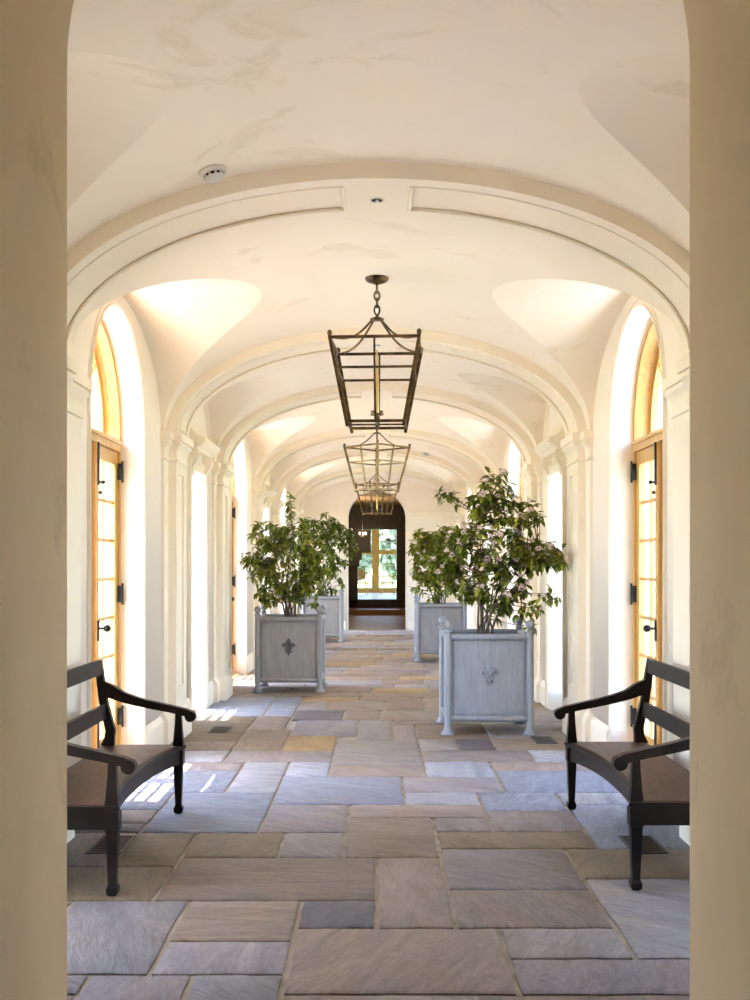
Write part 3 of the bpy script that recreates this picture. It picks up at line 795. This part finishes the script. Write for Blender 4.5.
    # back rails
    def rail(name, xc, z0, z1, ext):
        m = MB(); m.rings([[(X(xc-0.014), yy, z0), (X(xc+0.010), yy, z0), (X(xc+0.016), yy, z1), (X(xc-0.008), yy, z1)] for yy in (-L-ext, L+ext)])
        m.build(name, 'bench_wood', root, smooth=False)
    rail('top_rail', dep+0.030, SH+0.442, SH+0.532, 0.025)
    rail('middle_rail', dep-0.002, SH+0.168, SH+0.258, -0.02)
    return root
make_bench(-1, 1.24, 5.07, 6.75, 'dark wooden bench with scrolled arms against the left wall')
make_bench(1, 1.235, 5.16, 6.86, 'dark wooden bench with scrolled arms against the right wall')

# ================================================================== PLANTERS
def make_planter(mat, emat, side_mat=None):
    root = empty('planter_box')
    hw = 0.3775
    prof = [(0.060, 0.0), (0.066, 0.010), (0.062, 0.022), (0.045, 0.040), (0.036, 0.058), (0.0325, 0.075), (0.0325, 0.935), (0.040, 0.940), (0.040, 0.952), (0.026, 0.960), (0.024, 0.968)]
    bprof = [(0.022, 0.968)]+[(0.043*math.sin(R(30+15*k)), 1.007-0.043*math.cos(R(30+15*k))) for k in range(10)]+[(0.001, 1.050)]
    pm = bm_ = None
    for sx in (-1, 1):
        for sy in (-1, 1):
            if pm is None:
                p = MB().lathe(prof, 16).build('post', mat, root, angle=40); bl = MB().lathe(bprof, 16).build('ball_finial', mat, p, angle=60); pm, bm_ = p.data, bl.data
            else:
                p = bpy.data.objects.new('post', pm); COL.objects.link(p); p.parent = root
                bl = bpy.data.objects.new('ball_finial', bm_); COL.objects.link(bl); bl.parent = p
            p.location = (sx*hw, sy*hw, 0)
    rails = {}
    for k in range(4):
        a = k*math.pi/2
        def part(name, key, fn):
            if key not in rails: o = fn(); rails[key] = o.data
            else: o = bpy.data.objects.new(name, rails[key]); COL.objects.link(o); o.parent = root
            o.rotation_euler = (0, 0, a); return o
        part('top_rail', 't', lambda: MB().tube([(-hw+0.03, -hw, 0.893), (hw-0.03, -hw, 0.893)], 0.029, 12).build('top_rail', mat, root, angle=50))
        part('bottom_rail', 'b', lambda: MB().tube([(-hw+0.03, -hw, 0.148), (hw-0.03, -hw, 0.148)], 0.027, 12).build('bottom_rail', mat, root, angle=50))
        def pan():
            m = MB(); y = -hw+0.012
            m.box(-hw+0.02, hw-0.02, y, y+0.02, 0.16, 0.88)
            w, z0, z1 = hw-0.055, 0.185, 0.850
            for a_ in ((-w, w, z0, z0+0.012), (-w, w, z1-0.012, z1), (-w, -w+0.012, z0+0.012, z1-0.012), (w-0.012, w, z0+0.012, z1-0.012)):
                m.box(a_[0], a_[1], y-0.008, y, a_[2], a_[3])
            return m.build('panel', mat, root, smooth=False)
        part('panel', 'p', pan)
        def flr():
            m = MB(); y = -hw+0.006; cz = 0.545; S = 1.0
            m.ball((0, y, cz+0.060), 0.05, 10, 8, (0.55, 0.22, 1.15))
            for e in (-1, 1):
                m.tube([(e*0.012, y, cz-0.005), (e*0.026, y-0.002, cz+0.030), (e*0.050, y-0.003, cz+0.050), (e*0.070, y-0.002, cz+0.036), (e*0.068, y, cz+0.014), (e*0.054, y, cz+0.012)], [0.012, 0.015, 0.016, 0.014, 0.011, 0.007], 8)
                m.tube([(e*0.010, y, cz-0.015), (e*0.024, y-0.001, cz-0.045), (e*0.046, y, cz-0.052)], [0.012, 0.012, 0.007], 8)
            m.ball((0, y, cz-0.055), 0.036, 10, 8, (0.5, 0.25, 1.1))
            m.tube([(-0.036, y-0.004, cz-0.008), (0.036, y-0.004, cz-0.008)], 0.011, 8)
            return m.build('fleur_emblem', emat, root, angle=60)
        part('fleur_emblem', 'f', flr)
    m = MB(); m.box(-hw+0.03, hw-0.03, -hw+0.03, hw-0.03, 0.12, 0.15); m.build('bottom_board', mat, root, smooth=False)
    m = MB(); m.box(-hw+0.034, hw-0.034, -hw+0.034, hw-0.034, 0.80, 0.845); m.build('soil', 'soil', root, smooth=False)
    return root
pb = make_planter('zinc_blue', 'zinc_blue'); pg_ = make_planter('zinc_grey', 'zinc_dark')
PL = [(pb, (1.022, 10.235, 0), 'large blue-grey planter box with ball finials, nearest on the right', False),
      (pg_, (-1.073, 13.49, 0), 'limed grey planter box with dark lily emblem, nearest on the left', False),
      (pb, (1.035, 17.75, 0), 'smaller-looking blue planter box behind the right foreground planter', True),
      (pg_, (-1.10, 22.0, 0), 'grey planter box farthest down the arcade, by the dark opening', True)]
for o, loc, lab, cp in PL:
    p = copy_tree(o) if cp else o
    p.location = loc; tag(p, lab, 'planter', 'box planters along the arcade')

# ================================================================== SHRUBS
def leaf_mesh(name, mat, L=0.090, W=0.040):
    m = MB()
    ts = [(0.0, 0.08), (0.25, 0.72), (0.55, 1.0), (0.82, 0.6), (1.0, 0.0)]
    for t, w in ts:
        z = -0.10*L*t*t*3.0
        m.v += [(-W/2*w, L*t, z+0.25*W*w), (0, L*t, z), (W/2*w, L*t, z+0.25*W*w)]
    for k in range(4):
        a = 3*k; m.f += [(a, a+1, a+4, a+3), (a+1, a+2, a+5, a+4)]
    me = bpy.data.meshes.new(name); me.from_pydata(m.v, [], m.f); me.materials.append(MATS[mat])
    me.polygons.foreach_set('use_smooth', [True]*len(me.polygons)); return me, m
LEAF, LM = leaf_mesh('leaf', 'leaf_green'); LEAFD, _ = leaf_mesh('leaf', 'leaf_dark')
def blossom_mesh():
    m = MB(); rnd = random.Random(5)
    for k in range(13):
        th, ph = rnd.uniform(0, 6.28), rnd.uniform(-0.3, 1.4); r = 0.026
        c = Vector((r*math.cos(th)*math.cos(ph), r*math.sin(th)*math.cos(ph), r*math.sin(ph)*0.9)); d = c.normalized()
        a = d.orthogonal().normalized(); b_ = d.cross(a)
        i = len(m.v); m.v.append(tuple(c-d*0.006))
        for q in range(5):
            an = 2*math.pi*q/5; e = c+(a*math.cos(an)+b_*math.sin(an))*0.012+d*0.003
            m.v.append(tuple(e))
        for q in range(5): m.f.append((i, i+1+q, i+1+(q+1) % 5))
    me = bpy.data.meshes.new('blossom_cluster'); me.from_pydata(m.v, [], m.f); me.materials.append(MATS['blossom']); return me
BLO = blossom_mesh()
def make_shrub(base, lobes, twigs, ntips, nflow, seed, label, as_parts, dark, lsc=1.0):
    """lobes: (px, py, dy, rx px, ry px, weight) blobs of the crown at the shrub's own depth; twigs: single tips (px,py,dy)"""
    rnd = random.Random(seed); bx, by = base
    root = empty('potted_shrub', (bx, by, 0.845)); tag(root, label, 'shrub', 'shrubs in the box planters')
    O = Vector((bx, by, 0.845))
    tips = []; tw = sum(l[5] for l in lobes)
    for px, py, dy, rx, ry, w in lobes:
        c = P(px, py, by)-O; c.y = dy; ax, az = rx*by/FPX, ry*by/FPX
        for k in range(int(ntips*w/tw)):
            while True:
                u = Vector((rnd.uniform(-1, 1), rnd.uniform(-1, 1), rnd.uniform(-1, 1)))
                if 0.12 < u.length < 1: break
            u = u.normalized()*(u.length**0.55)
            tips.append((c+Vector((u.x*ax, u.y*min(ax, 0.36), u.z*az)), False))
    for px, py, dy in twigs:
        c = P(px, py, by+dy)-O; tips.append((c, True))
    # stems fan out of the soil; each tip hangs on the nearest stem
    stems = []; sm = MB()
    top = max(t.z for t, _ in tips)
    for k in range(12):
        a = 2*math.pi*k/12+rnd.uniform(-.2, .2); r0 = rnd.uniform(0.02, 0.10)
        tgt = rnd.choice(tips)[0]
        p0 = Vector((r0*math.cos(a), r0*math.sin(a), -0.02)); p3 = Vector((tgt.x*0.8, tgt.y*0.8, max(tgt.z*0.92, 0.35)))
        p1 = p0+Vector((0.03*math.cos(a), 0.03*math.sin(a), p3.z*0.40)); p2 = p0.lerp(p3, 0.6)+Vector((0, 0, 0.08))
        pts = []
        for i in range(11):
            t = i/10; pts.append(p0*(1-t)**3+p1*3*t*(1-t)**2+p2*3*t*t*(1-t)+p3*t**3)
        stems.append(pts); sm.tube(pts, [0.013*(1-0.75*i/10) for i in range(11)], 6)
    so = sm.build('stems', 'stem_bark', root, angle=60); so['kind'] = 'stuff'
    tm = MB(); leaves = []; flow = []
    for t, single in tips:
        best = None
        for pts in stems:
            for i in range(3, 11):
                q = pts[i]
                if q.z < t.z-0.02+0.1*(single):
                    d = (q-t).length
                    if best is None or d < best[0]: best = (d, q)
        if best is None: best = (0, stems[0][4])
        q = best[1]; mid = q.lerp(t, 0.55)+Vector((0, 0, -0.03*best[0]))
        tm.tube([q, mid, t], [0.0045, 0.0035, 0.002], 4)
        d = (t-mid); d = d.normalized() if d.length > 1e-4 else Vector((0, 0, 1))
        d = (d+Vector((0, 0, 0.35))).normalized()
        n = rnd.randint(7, 10)+(4 if single else 0)
        for k in range(n):
            az = 2.4*k+rnd.uniform(-.3, .3); pitch = rnd.uniform(R(-35), R(40))
            a = d.orthogonal().normalized(); b_ = d.cross(a)
            dirv = ((a*math.cos(az)+b_*math.sin(az))*math.cos(pitch)+d*math.sin(pitch)+Vector((0, 0, -0.18))).normalized()
            side = dirv.cross(Vector((0, 0, 1)))
            side = side.normalized() if side.length > 1e-3 else Vector((1, 0, 0))
            side = (side+Vector((rnd.uniform(-.4, .4), rnd.uniform(-.4, .4), rnd.uniform(-.4, .4)))).normalized()
            nz = side.cross(dirv).normalized(); side = dirv.cross(nz)
            pos = t-d*rnd.uniform(0, 0.07 if not single else 0.14)
            leaves.append((pos, side, dirv, nz, lsc*rnd.uniform(0.75, 1.2)))
        if single or rnd.random() < 0.0: pass
    leafs = sorted(leaves, key=lambda l: l[0].y)
    tms = tm.build('twigs', 'stem_bark', root, angle=60); tms['kind'] = 'stuff'
    npart = 0
    if as_parts:
        pick = leafs[:520]; rnd.shuffle(pick); chosen = pick[:290]; rest = pick[290:]+leafs[520:]
        for pos, sd, dv, nz, sc in chosen:
            o = bpy.data.objects.new('leaf', LEAFD if dark else LEAF); COL.objects.link(o); o.parent = root
            o.matrix_local = Matrix(((sd.x*sc, dv.x*sc, nz.x*sc, pos.x), (sd.y*sc, dv.y*sc, nz.y*sc, pos.y), (sd.z*sc, dv.z*sc, nz.z*sc, pos.z), (0, 0, 0, 1)))
    else: rest = leafs
    m = MB()
    for pos, sd, dv, nz, sc in rest:
        i = len(m.v)
        m.v += [tuple(pos+(sd*v[0]+dv*v[1]+nz*v[2])*sc) for v in LM.v]; m.f += [tuple(i+j for j in f) for f in LM.f]
    fo = m.build('foliage', 'leaf_dark' if dark else 'leaf_green', root, angle=180); fo['kind'] = 'stuff'
    fr = [t for t, s_ in tips if not s_]; fr.sort(key=lambda t: t.y+rnd.uniform(-.25, .25))
    for t in fr[:nflow]+[t for t, s_ in tips if s_][:max(0, min(4, nflow))]:
        o = bpy.data.objects.new('blossom_cluster', BLO); COL.objects.link(o); o.parent = root
        o.location = t+Vector((rnd.uniform(-.02, .02), -0.02, 0.01)); s_ = rnd.uniform(0.65, 1.15); o.scale = (s_, s_, s_); o.rotation_euler = (rnd.uniform(-.6, .6), rnd.uniform(-.6, .6), rnd.uniform(0, 6))
    return root
make_shrub((1.022, 10.235),
    [(492, 487, 0, 22, 18, 8), (498, 510, 0, 42, 20, 20), (530, 512, 0, 18, 14, 7), (488, 545, 0, 50, 24, 34), (535, 552, 0, 25, 16, 14), (550, 556, -.2, 12, 10, 6), (470, 572, 0, 40, 26, 26), (505, 585, 0, 26, 18, 10), (452, 555, 0, 22, 22, 10), (500, 606, 0, 14, 10, 4)],
    [(437, 492, -.1), (445, 490, -.1), (450, 493, -.1), (566, 560, -.4), (563, 549, -.4), (558, 597, -.4), (552, 594, -.4), (543, 608, -.25), (536, 605, -.25), (528, 612, -.25), (534, 626, -.3)],
    265, 95, 3, 'airy flowering shrub with pale pink blossom in the nearest right planter', True, False)
make_shrub((-1.073, 13.49),
    [(290, 560, 0, 34, 30, 36), (265, 535, 0, 18, 16, 12), (300, 535, 0, 28, 18, 14), (258, 565, 0, 16, 16, 10), (310, 570, 0, 22, 24, 14), (270, 590, 0, 20, 12, 8), (305, 597, 0, 16, 10, 6)],
    [(290, 493, 0), (288, 500, 0), (290, 510, 0), (243, 553, -.1), (241, 560, -.1), (250, 565, -.1), (257, 525, 0), (268, 520, 0), (256, 592, -.2), (262, 598, -.2)],
    195, 0, 4, 'dark green leafy shrub without blossom in the nearest left planter', True, True, 1.1)
make_shrub((1.035, 17.75),
    [(435, 555, 0, 26, 30, 34), (425, 545, 0, 14, 18, 10), (450, 540, 0, 16, 14, 8), (432, 585, 0, 22, 14, 10)],
    [(409, 541, 0), (411, 575, 0)], 200, 16, 5, 'bushy light green shrub with few blossoms in the rear right planter', False, False, 1.15)
make_shrub((-1.10, 22.0),
    [(322, 545, 0, 32, 30, 38), (340, 545, 0, 18, 24, 12), (318, 525, 0, 20, 14, 8), (322, 580, 0, 26, 14, 10)],
    [(357, 545, 0), (352, 530, 0)], 215, 3, 6, 'yellowish green bushy shrub in the farthest left planter', False, False, 1.25)

# ================================================================== LANTERNS
def make_lantern():
    root = empty('hanging_lantern')
    st, sb, zt, zm, zb = 0.312, 0.205, 3.14, 2.935, 2.567
    def cor(z, k):
        h = sb+(st-sb)*(z-zb)/(zt-zb); sx, sy = ((-1, -1), (1, -1), (1, 1), (-1, 1))[k % 4]
        return Vector((sx*h, sy*h, z))
    for k in range(4):
        MB().beam(cor(zt+0.01, k), cor(zb-0.035, k), 0.022, 0.022, up=(0, 1, 0)).build('corner_post', 'antique_brass', root, smooth=False)
        c = cor(zt, k); MB().lathe([(0.010, 0.0), (0.016, 0.012), (0.018, 0.024), (0.012, 0.038), (0.001, 0.044)], 10, (c.x, c.y, zt+0.008)).build('finial', 'antique_brass', root, angle=60)
        for z, w in ((zt, 0.020), (zm, 0.016), (zb, 0.020)):
            MB().beam(cor(z, k), cor(z, k+1), 0.014, w).build('rail', 'antique_brass', root, smooth=False)
        a = (cor(zt, k)+cor(zt, k+1))/2; b_ = (cor(zb, k)+cor(zb, k+1))/2
        MB().beam(a, b_, 0.014, 0.010, up=(a-Vector((0, 0, a.z))).normalized()).build('face_bar', 'antique_brass', root, smooth=False)
        c = cor(zt, k); top = Vector((0.022*(1 if c.x > 0 else -1), 0.022*(1 if c.y > 0 else -1), 3.335)); pts = []
        for i in range(13):
            t = i/12; q = top.lerp(Vector((c.x, c.y, zt)), t); sag = -0.078*math.sin(math.pi*t)*(1-0.25*t)
            pts.append((q.x, q.y, q.z+sag))
        MB().tube(pts, 0.008, 6).build('strap', 'antique_brass', root)
    MB().lathe([(0.012, 3.318), (0.050, 3.324), (0.052, 3.332), (0.030, 3.340), (0.012, 3.350), (0.010, 3.365)], 16).build('crown_plate', 'antique_brass', root, angle=40)
    for i, z in enumerate((3.395, 3.447, 3.499, 3.551)):
        pts = []
        for k in range(16):
            a = 2*math.pi*k/16; u = 0.019*math.cos(a); w = 0.034*math.sin(a)
            pts.append((u, 0, z+w) if i % 2 == 0 else (0, u, z+w))
        MB().tube(pts, 0.0075, 6, closed_path=True).build('chain_link', 'antique_brass', root)
    MB().lathe([(0.008, 3.575), (0.016, 3.582), (0.030, 3.586), (0.070, 3.600), (0.084, 3.614), (0.087, 3.624), (0.080, 3.632)], 24).build('canopy', 'antique_brass', root, angle=40)
    MB().lathe([(0.012, zb-0.02), (0.014, zb+0.05), (0.010, zb+0.06), (0.045, zb+0.066), (0.052, zb+0.078), (0.012, zb+0.080)], 14).build('drip_dish', 'antique_brass', root, angle=40)
    MB().lathe([(0.0135, zb+0.08), (0.0135, zb+0.36), (0.007, zb+0.375), (0.006, zb+0.54)], 12).build('candle_tube', 'candle_tube', root, angle=40)
    for k in (0, 1):
        a = (cor(zb, k)+cor(zb, k+1))/2; b_ = -a; b_.z = zb
        MB().beam(a, b_, 0.012, 0.012).build('cross_bar', 'antique_brass', root, smooth=False)
    return root
ln = make_lantern()
for y, rz, lab in ((7.82, R(-3.5), 'large antique brass lantern hanging nearest the viewer'), (14.59, R(46), 'antique brass lantern turned cornerwise, second in the row'), (21.36, R(27), 'antique brass lantern hanging last before the dark opening')):
    o = ln if rz < R(5) else copy_tree(ln)
    o.location = (0, y, 0); o.rotation_euler = (0, 0, rz); tag(o, lab, 'lantern', 'row of hanging lanterns')

# ================================================================== SMALL CEILING FITTINGS
def vault_h(x): return SPR+VB*math.sqrt(1-(x/BX)**2)
def make_detector(x, y, label):
    z = vault_h(x); sl = math.atan2(-VB*VB*x/(BX*BX)/(z-SPR), 1.0)
    root = empty('smoke_detector', (x, y, z)); root.rotation_euler = (0, -sl, 0); tag(root, label, 'detector', 'smoke detectors')
    MB().lathe([(0.066, 0.004), (0.072, -0.004), (0.070, -0.014), (0.058, -0.020), (0.054, -0.022)], 24).build('base', 'detector_plastic', root, angle=40)
    MB().lathe([(0.048, -0.020), (0.048, -0.036)], 20).build('sensor_ring', 'black_iron', root, angle=40)
    m = MB(); m.lathe([(0.052, -0.036), (0.050, -0.042), (0.034, -0.056), (0.014, -0.060), (0.001, -0.060)], 24)
    for k in range(10):
        a = 2*math.pi*k/10; m.box(0.050*math.cos(a)-0.006, 0.050*math.cos(a)+0.006, 0.050*math.sin(a)-0.006, 0.050*math.sin(a)+0.006, -0.038, -0.020)
    m.build('cap', 'detector_plastic', root, angle=40)
make_detector(-0.825, 5.42, 'white round smoke detector on the near vault, left of centre')
make_detector(0.87, 18.98, 'tiny smoke detector on the distant vault, right of centre')
for i, c in enumerate(RIBS[1:]):
    root = empty('recessed_spotlight', (0, c+0.03, SPR+RB)); tag(root, 'small round recessed spotlight in the crown of the %s rib in view' % ordn[i], 'spotlight', 'spotlights in the rib crowns')
    k = 20
    m = MB(); m.tube([(0.034*math.cos(2*math.pi*j/k), 0.034*math.sin(2*math.pi*j/k), -0.001) for j in range(k)], 0.004, 6, closed_path=True); m.build('trim_ring', 'detector_plastic', root)
    MB().lathe([(0.032, -0.0005), (0.031, -0.003), (0.010, -0.003)], 18).build('lens', 'black_iron', root, angle=40)
    MB().ball((0, 0, -0.008), 0.010, 8, 6).build('lamp', 'crystal', root)

# ================================================================== HALL BEYOND THE FAR ARCH
HX = 1.6
m = MB(); m.box(-HX, HX, Y1+0.45, 33.5, -0.14, -0.002); tag(m.build('floor_hall', 'hall_floor_wood', smooth=False), 'polished brown wooden floor of the dark hall beyond the arch', 'floor', kind='structure')
m = MB(); m.box(-0.69, 0.69, Y1, Y1+0.45, -0.009, 0.004); tag(m.build('threshold', 'hall_floor_wood', smooth=False), 'wooden threshold under the far arch', 'threshold', kind='structure')
for s, nm in ((-1, 'left'), (1, 'right')):
    m = MB(); m.box(s*HX, s*(HX+0.1), Y1+0.45, 36.2, -0.1, 3.5); tag(m.build('wall_hall_'+nm, 'hall_plaster', smooth=False), 'dark brown wall of the hall, %s side' % nm, 'wall', kind='structure')
m = MB(); m.box(-HX-0.1, HX+0.1, Y1+0.45, 36.2, 3.45, 3.6); tag(m.build('ceiling_hall', 'hall_plaster', smooth=False), 'dark ceiling of the hall beyond the arch', 'ceiling', kind='structure')
# panelled partition with a wide doorway, and two steps up
pt = MB(); xl, xr = -0.66, 0.64
pt.box(-HX, xl, 35.5, 35.9, 0, 3.5); pt.box(xr, HX, 35.5, 35.9, 0, 3.5); pt.box(xl, xr, 35.5, 35.9, 2.72, 3.5)
pt.box(xl-0.16, xl, 35.42, 35.5, 0, 2.9); pt.box(xr, xr+0.16, 35.42, 35.5, 0, 2.9); pt.box(xl-0.16, xr+0.16, 35.40, 35.5, 2.72, 2.95)
tag(pt.build('wall_partition', 'dark_hall_wood', smooth=False), 'dark wood partition framing the doorway to the sunlit room', 'wall', kind='structure')
m = MB(); m.box(-HX, HX, 33.5, 36.2, -0.1, 0.16)
st = m.build('hall_steps', 'hall_floor_wood', smooth=False); tag(st, 'broad dark steps up to the sunlit room', 'steps', kind='structure')
m = MB(); m.box(-HX, HX, 35.1, 36.2, 0.16, 0.30); m.box(-HX, HX, 35.3, 36.2, 0.30, 0.42); m.build('upper_step', 'dark_hall_wood', st, smooth=False)
# dark stepped staircase soffit at the left of the hall
sc_ = empty('staircase', (0, 35.0, 0)); tag(sc_, 'dark carved staircase end stepping down at the left of the hall', 'staircase')
m = MB(); m.box(-1.59, -0.20, -0.5, 0.3, 1.95, 2.68); m.build('landing', 'dark_hall_wood', sc_, smooth=False)
m = MB(); m.box(-1.59, -0.48, -0.5, 0.3, 1.72, 1.95); m.build('bracket', 'dark_hall_wood', sc_, smooth=False)
m = MB(); m.box(-1.59, -0.56, -0.45, 0.25, 1.50, 1.72); m.build('bracket', 'dark_hall_wood', sc_, smooth=False)
m = MB(); m.box(-1.59, -0.62, -0.3, 0.09, 0.42, 1.50); m.build('newel', 'dark_hall_wood', sc_, smooth=False)
ch = empty('chandelier', (-0.42, 31.0, 2.36)); tag(ch, 'small glinting crystal lamp in the dark hall', 'chandelier')
MB().tube([(0, 0, 0.05), (0, 0, 1.09)], 0.008, 6).build('rod', 'black_iron', ch)
for k in range(5):
    a = 2*math.pi*k/5; MB().tube([(0, 0, 0.05), (0.06*math.cos(a), 0.06*math.sin(a), 0.0), (0.10*math.cos(a), 0.10*math.sin(a), 0.05)], 0.006, 6).build('branch', 'black_iron', ch)
    MB().lathe([(0.005, 0.05), (0.02, 0.07), (0.024, 0.11), (0.014, 0.125)], 10, (0.10*math.cos(a), 0.10*math.sin(a), 0)).build('glass_shade', 'lit_glass', ch)
cl = bpy.data.lights.new('chandelier_bulbs', 'POINT'); cl.energy = 22; cl.color = (1.0, 0.72, 0.42); cl.shadow_soft_size = 0.12
clo = bpy.data.objects.new('chandelier_bulbs', cl); COL.objects.link(clo); clo.parent = ch; clo.location = (0, 0, 0.22)
# sunlit room
RX, RY0, RY1, RZ = 3.4, 36.2, 44.0, 0.42
m = MB(); m.box(-RX, RX, RY0, RY1, 0.0, RZ); tag(m.build('floor_garden_room', 'pale_floor', smooth=False), 'pale floor of the sunlit room at the end', 'floor', kind='structure')
m = MB(); m.box(-RX, -RX+0.1, RY0, RY1, RZ, 3.7); m.box(RX-0.1, RX, RY0, RY1, RZ, 3.7); m.box(-RX, -HX, RY0-0.1, RY0, 0, 3.7); m.box(HX, RX, RY0-0.1, RY0, 0, 3.7); m.box(-HX-0.1, HX+0.1, RY0-0.1, RY0, 3.3, 3.7)
tag(m.build('wall_garden_room', 'plaster_wall', smooth=False), 'cream walls of the sunlit room at the end', 'wall', kind='structure')
m = MB(); m.box(-RX, RX, RY0-0.1, RY1+0.2, 3.7, 3.85); tag(m.build('ceiling_garden_room', 'plaster_vault', smooth=False), 'cream ceiling of the sunlit room', 'ceiling', kind='structure')
gw = empty('window_%d' % wnn, (0, RY1, 0)); tag(gw, 'golden wood window wall of the sunlit room at the end', 'window', kind='structure')
m = MB()
xs = [-3.3, -1.70, -0.06, 1.65, 3.3]
for x in xs: m.box(x-0.15, x+0.15, -0.1, 0.1, RZ, 3.7)
m.box(-3.3, 3.3, -0.09, 0.09, RZ, 0.62); m.box(-3.3, 3.3, -0.09, 0.09, 1.98, 2.16); m.box(-3.3, 3.3, -0.09, 0.09, 3.45, 3.7)
fr = m.build('window_frame', 'golden_wood', gw, smooth=False)
mm = MB()
for a, c in zip(xs, xs[1:]):
    for k in (1, 2, 3): x = a+(c-a)*k/4; mm.box(x-0.015, x+0.015, -0.03, 0.03, 0.62, 3.45)
    for z in (1.08, 1.53, 2.48, 2.80, 3.12): mm.box(a+0.13, c-0.13, -0.03, 0.03, z-0.015, z+0.015)
    for z0, z1 in ((0.62, 1.98), (2.16, 3.45)):
        MB().box(a+0.13, c-0.13, 0.034, 0.038, z0, z1).build('pane', 'glass', fr, smooth=False)
mm.build('glazing_bars', 'white_paint', fr, smooth=False)
# chairs and table in the sunlit room
def small_chair(x, y, rz, label, arms):
    root = empty('chair', (x, y, RZ), rz); tag(root, label, 'chair')
    MB().box(-0.25, 0.25, -0.24, 0.24, 0.41, 0.47).build('seat', 'cane', root, smooth=False)
    for sx in (-1, 1):
        for sy in (-1, 1): MB().tube([(sx*0.22, sy*0.21, 0.41), (sx*0.23, sy*0.24, 0.2), (sx*0.22, sy*0.26, 0)], [0.026, 0.02, 0.017], 8).build('leg', 'cane', root)
        if arms: MB().tube([(sx*0.25, 0.22, 0.70), (sx*0.27, 0, 0.72), (sx*0.26, -0.2, 0.68), (sx*0.25, -0.22, 0.47)], 0.018, 8).build('arm', 'cane', root)
    if not arms:
        m = MB(); k = 20
        m.rings([[(0.25*math.cos(2*math.pi*i/k), 0.23+yy, 0.76+0.22*math.sin(2*math.pi*i/k)) for i in range(k)] for yy in (-0.02, 0.02)]); m.build('back', 'cane', root)
    else:
        m = MB(); m.tube([(-0.22, 0.22, 0.47), (-0.24, 0.25, 0.72), (-0.16, 0.26, 0.82), (0.16, 0.26, 0.82), (0.24, 0.25, 0.72), (0.22, 0.22, 0.47)], 0.02, 8); m.build('back', 'cane', root)
small_chair(-0.62, 41.6, R(10), 'pale round-backed chair in the sunlit room at the end', False)
small_chair(0.42, 41.8, R(80), 'golden wooden armchair by the window of the sunlit room', True)
tb = empty('side_table', (1.15, 41.4, RZ)); tag(tb, 'small dark table at the right of the sunlit room', 'table')
MB().box(-0.36, 0.36, -0.36, 0.36, 0.70, 0.74).build('table_top', 'dark_hall_wood', tb, smooth=False)
for sx in (-1, 1):
    for sy in (-1, 1): MB().beam((sx*0.30, sy*0.3, 0.70), (sx*0.34, sy*0.32, 0), 0.04, 0.04, up=(0, 1, 0)).build('leg', 'dark_hall_wood', tb, smooth=False)
# trees beyond the window wall
for i, (x, y, h, lab) in enumerate(((-1.7, 56, 5.0, 'leafy tree outside the far window, left of the mullion'), (1.5, 60, 6.0, 'leafy tree outside the far window, right of the mullion'))):
    root = empty('garden_tree', (x, y, -0.14)); tag(root, lab, 'tree', 'trees beyond the far window')
    MB().tube([(0, 0, 0), (0.1, 0, h*0.3), (0, 0, h*0.6)], [0.16, 0.12, 0.06], 8).build('trunk', 'stem_bark', root)
    m = MB(); rnd = random.Random(40+i)
    for k in range(2600):
        u = Vector((rnd.gauss(0, 1), rnd.gauss(0, 1), rnd.gauss(0, 1))).normalized()*rnd.uniform(0.5, 1)
        c = Vector((u.x*1.7, u.y*1.7, h*0.55+u.z*h*0.42)); a = Vector((rnd.gauss(0, 1), rnd.gauss(0, 1), rnd.gauss(0, 1))).normalized(); b_ = a.orthogonal()*0.16; a = a*0.22
        i0 = len(m.v); m.v += [tuple(c-a), tuple(c+b_), tuple(c+a), tuple(c-b_)]; m.f.append((i0, i0+1, i0+2, i0+3))
    f = m.build('foliage', 'tree_leaf', root, smooth=False); f['kind'] = 'stuff'
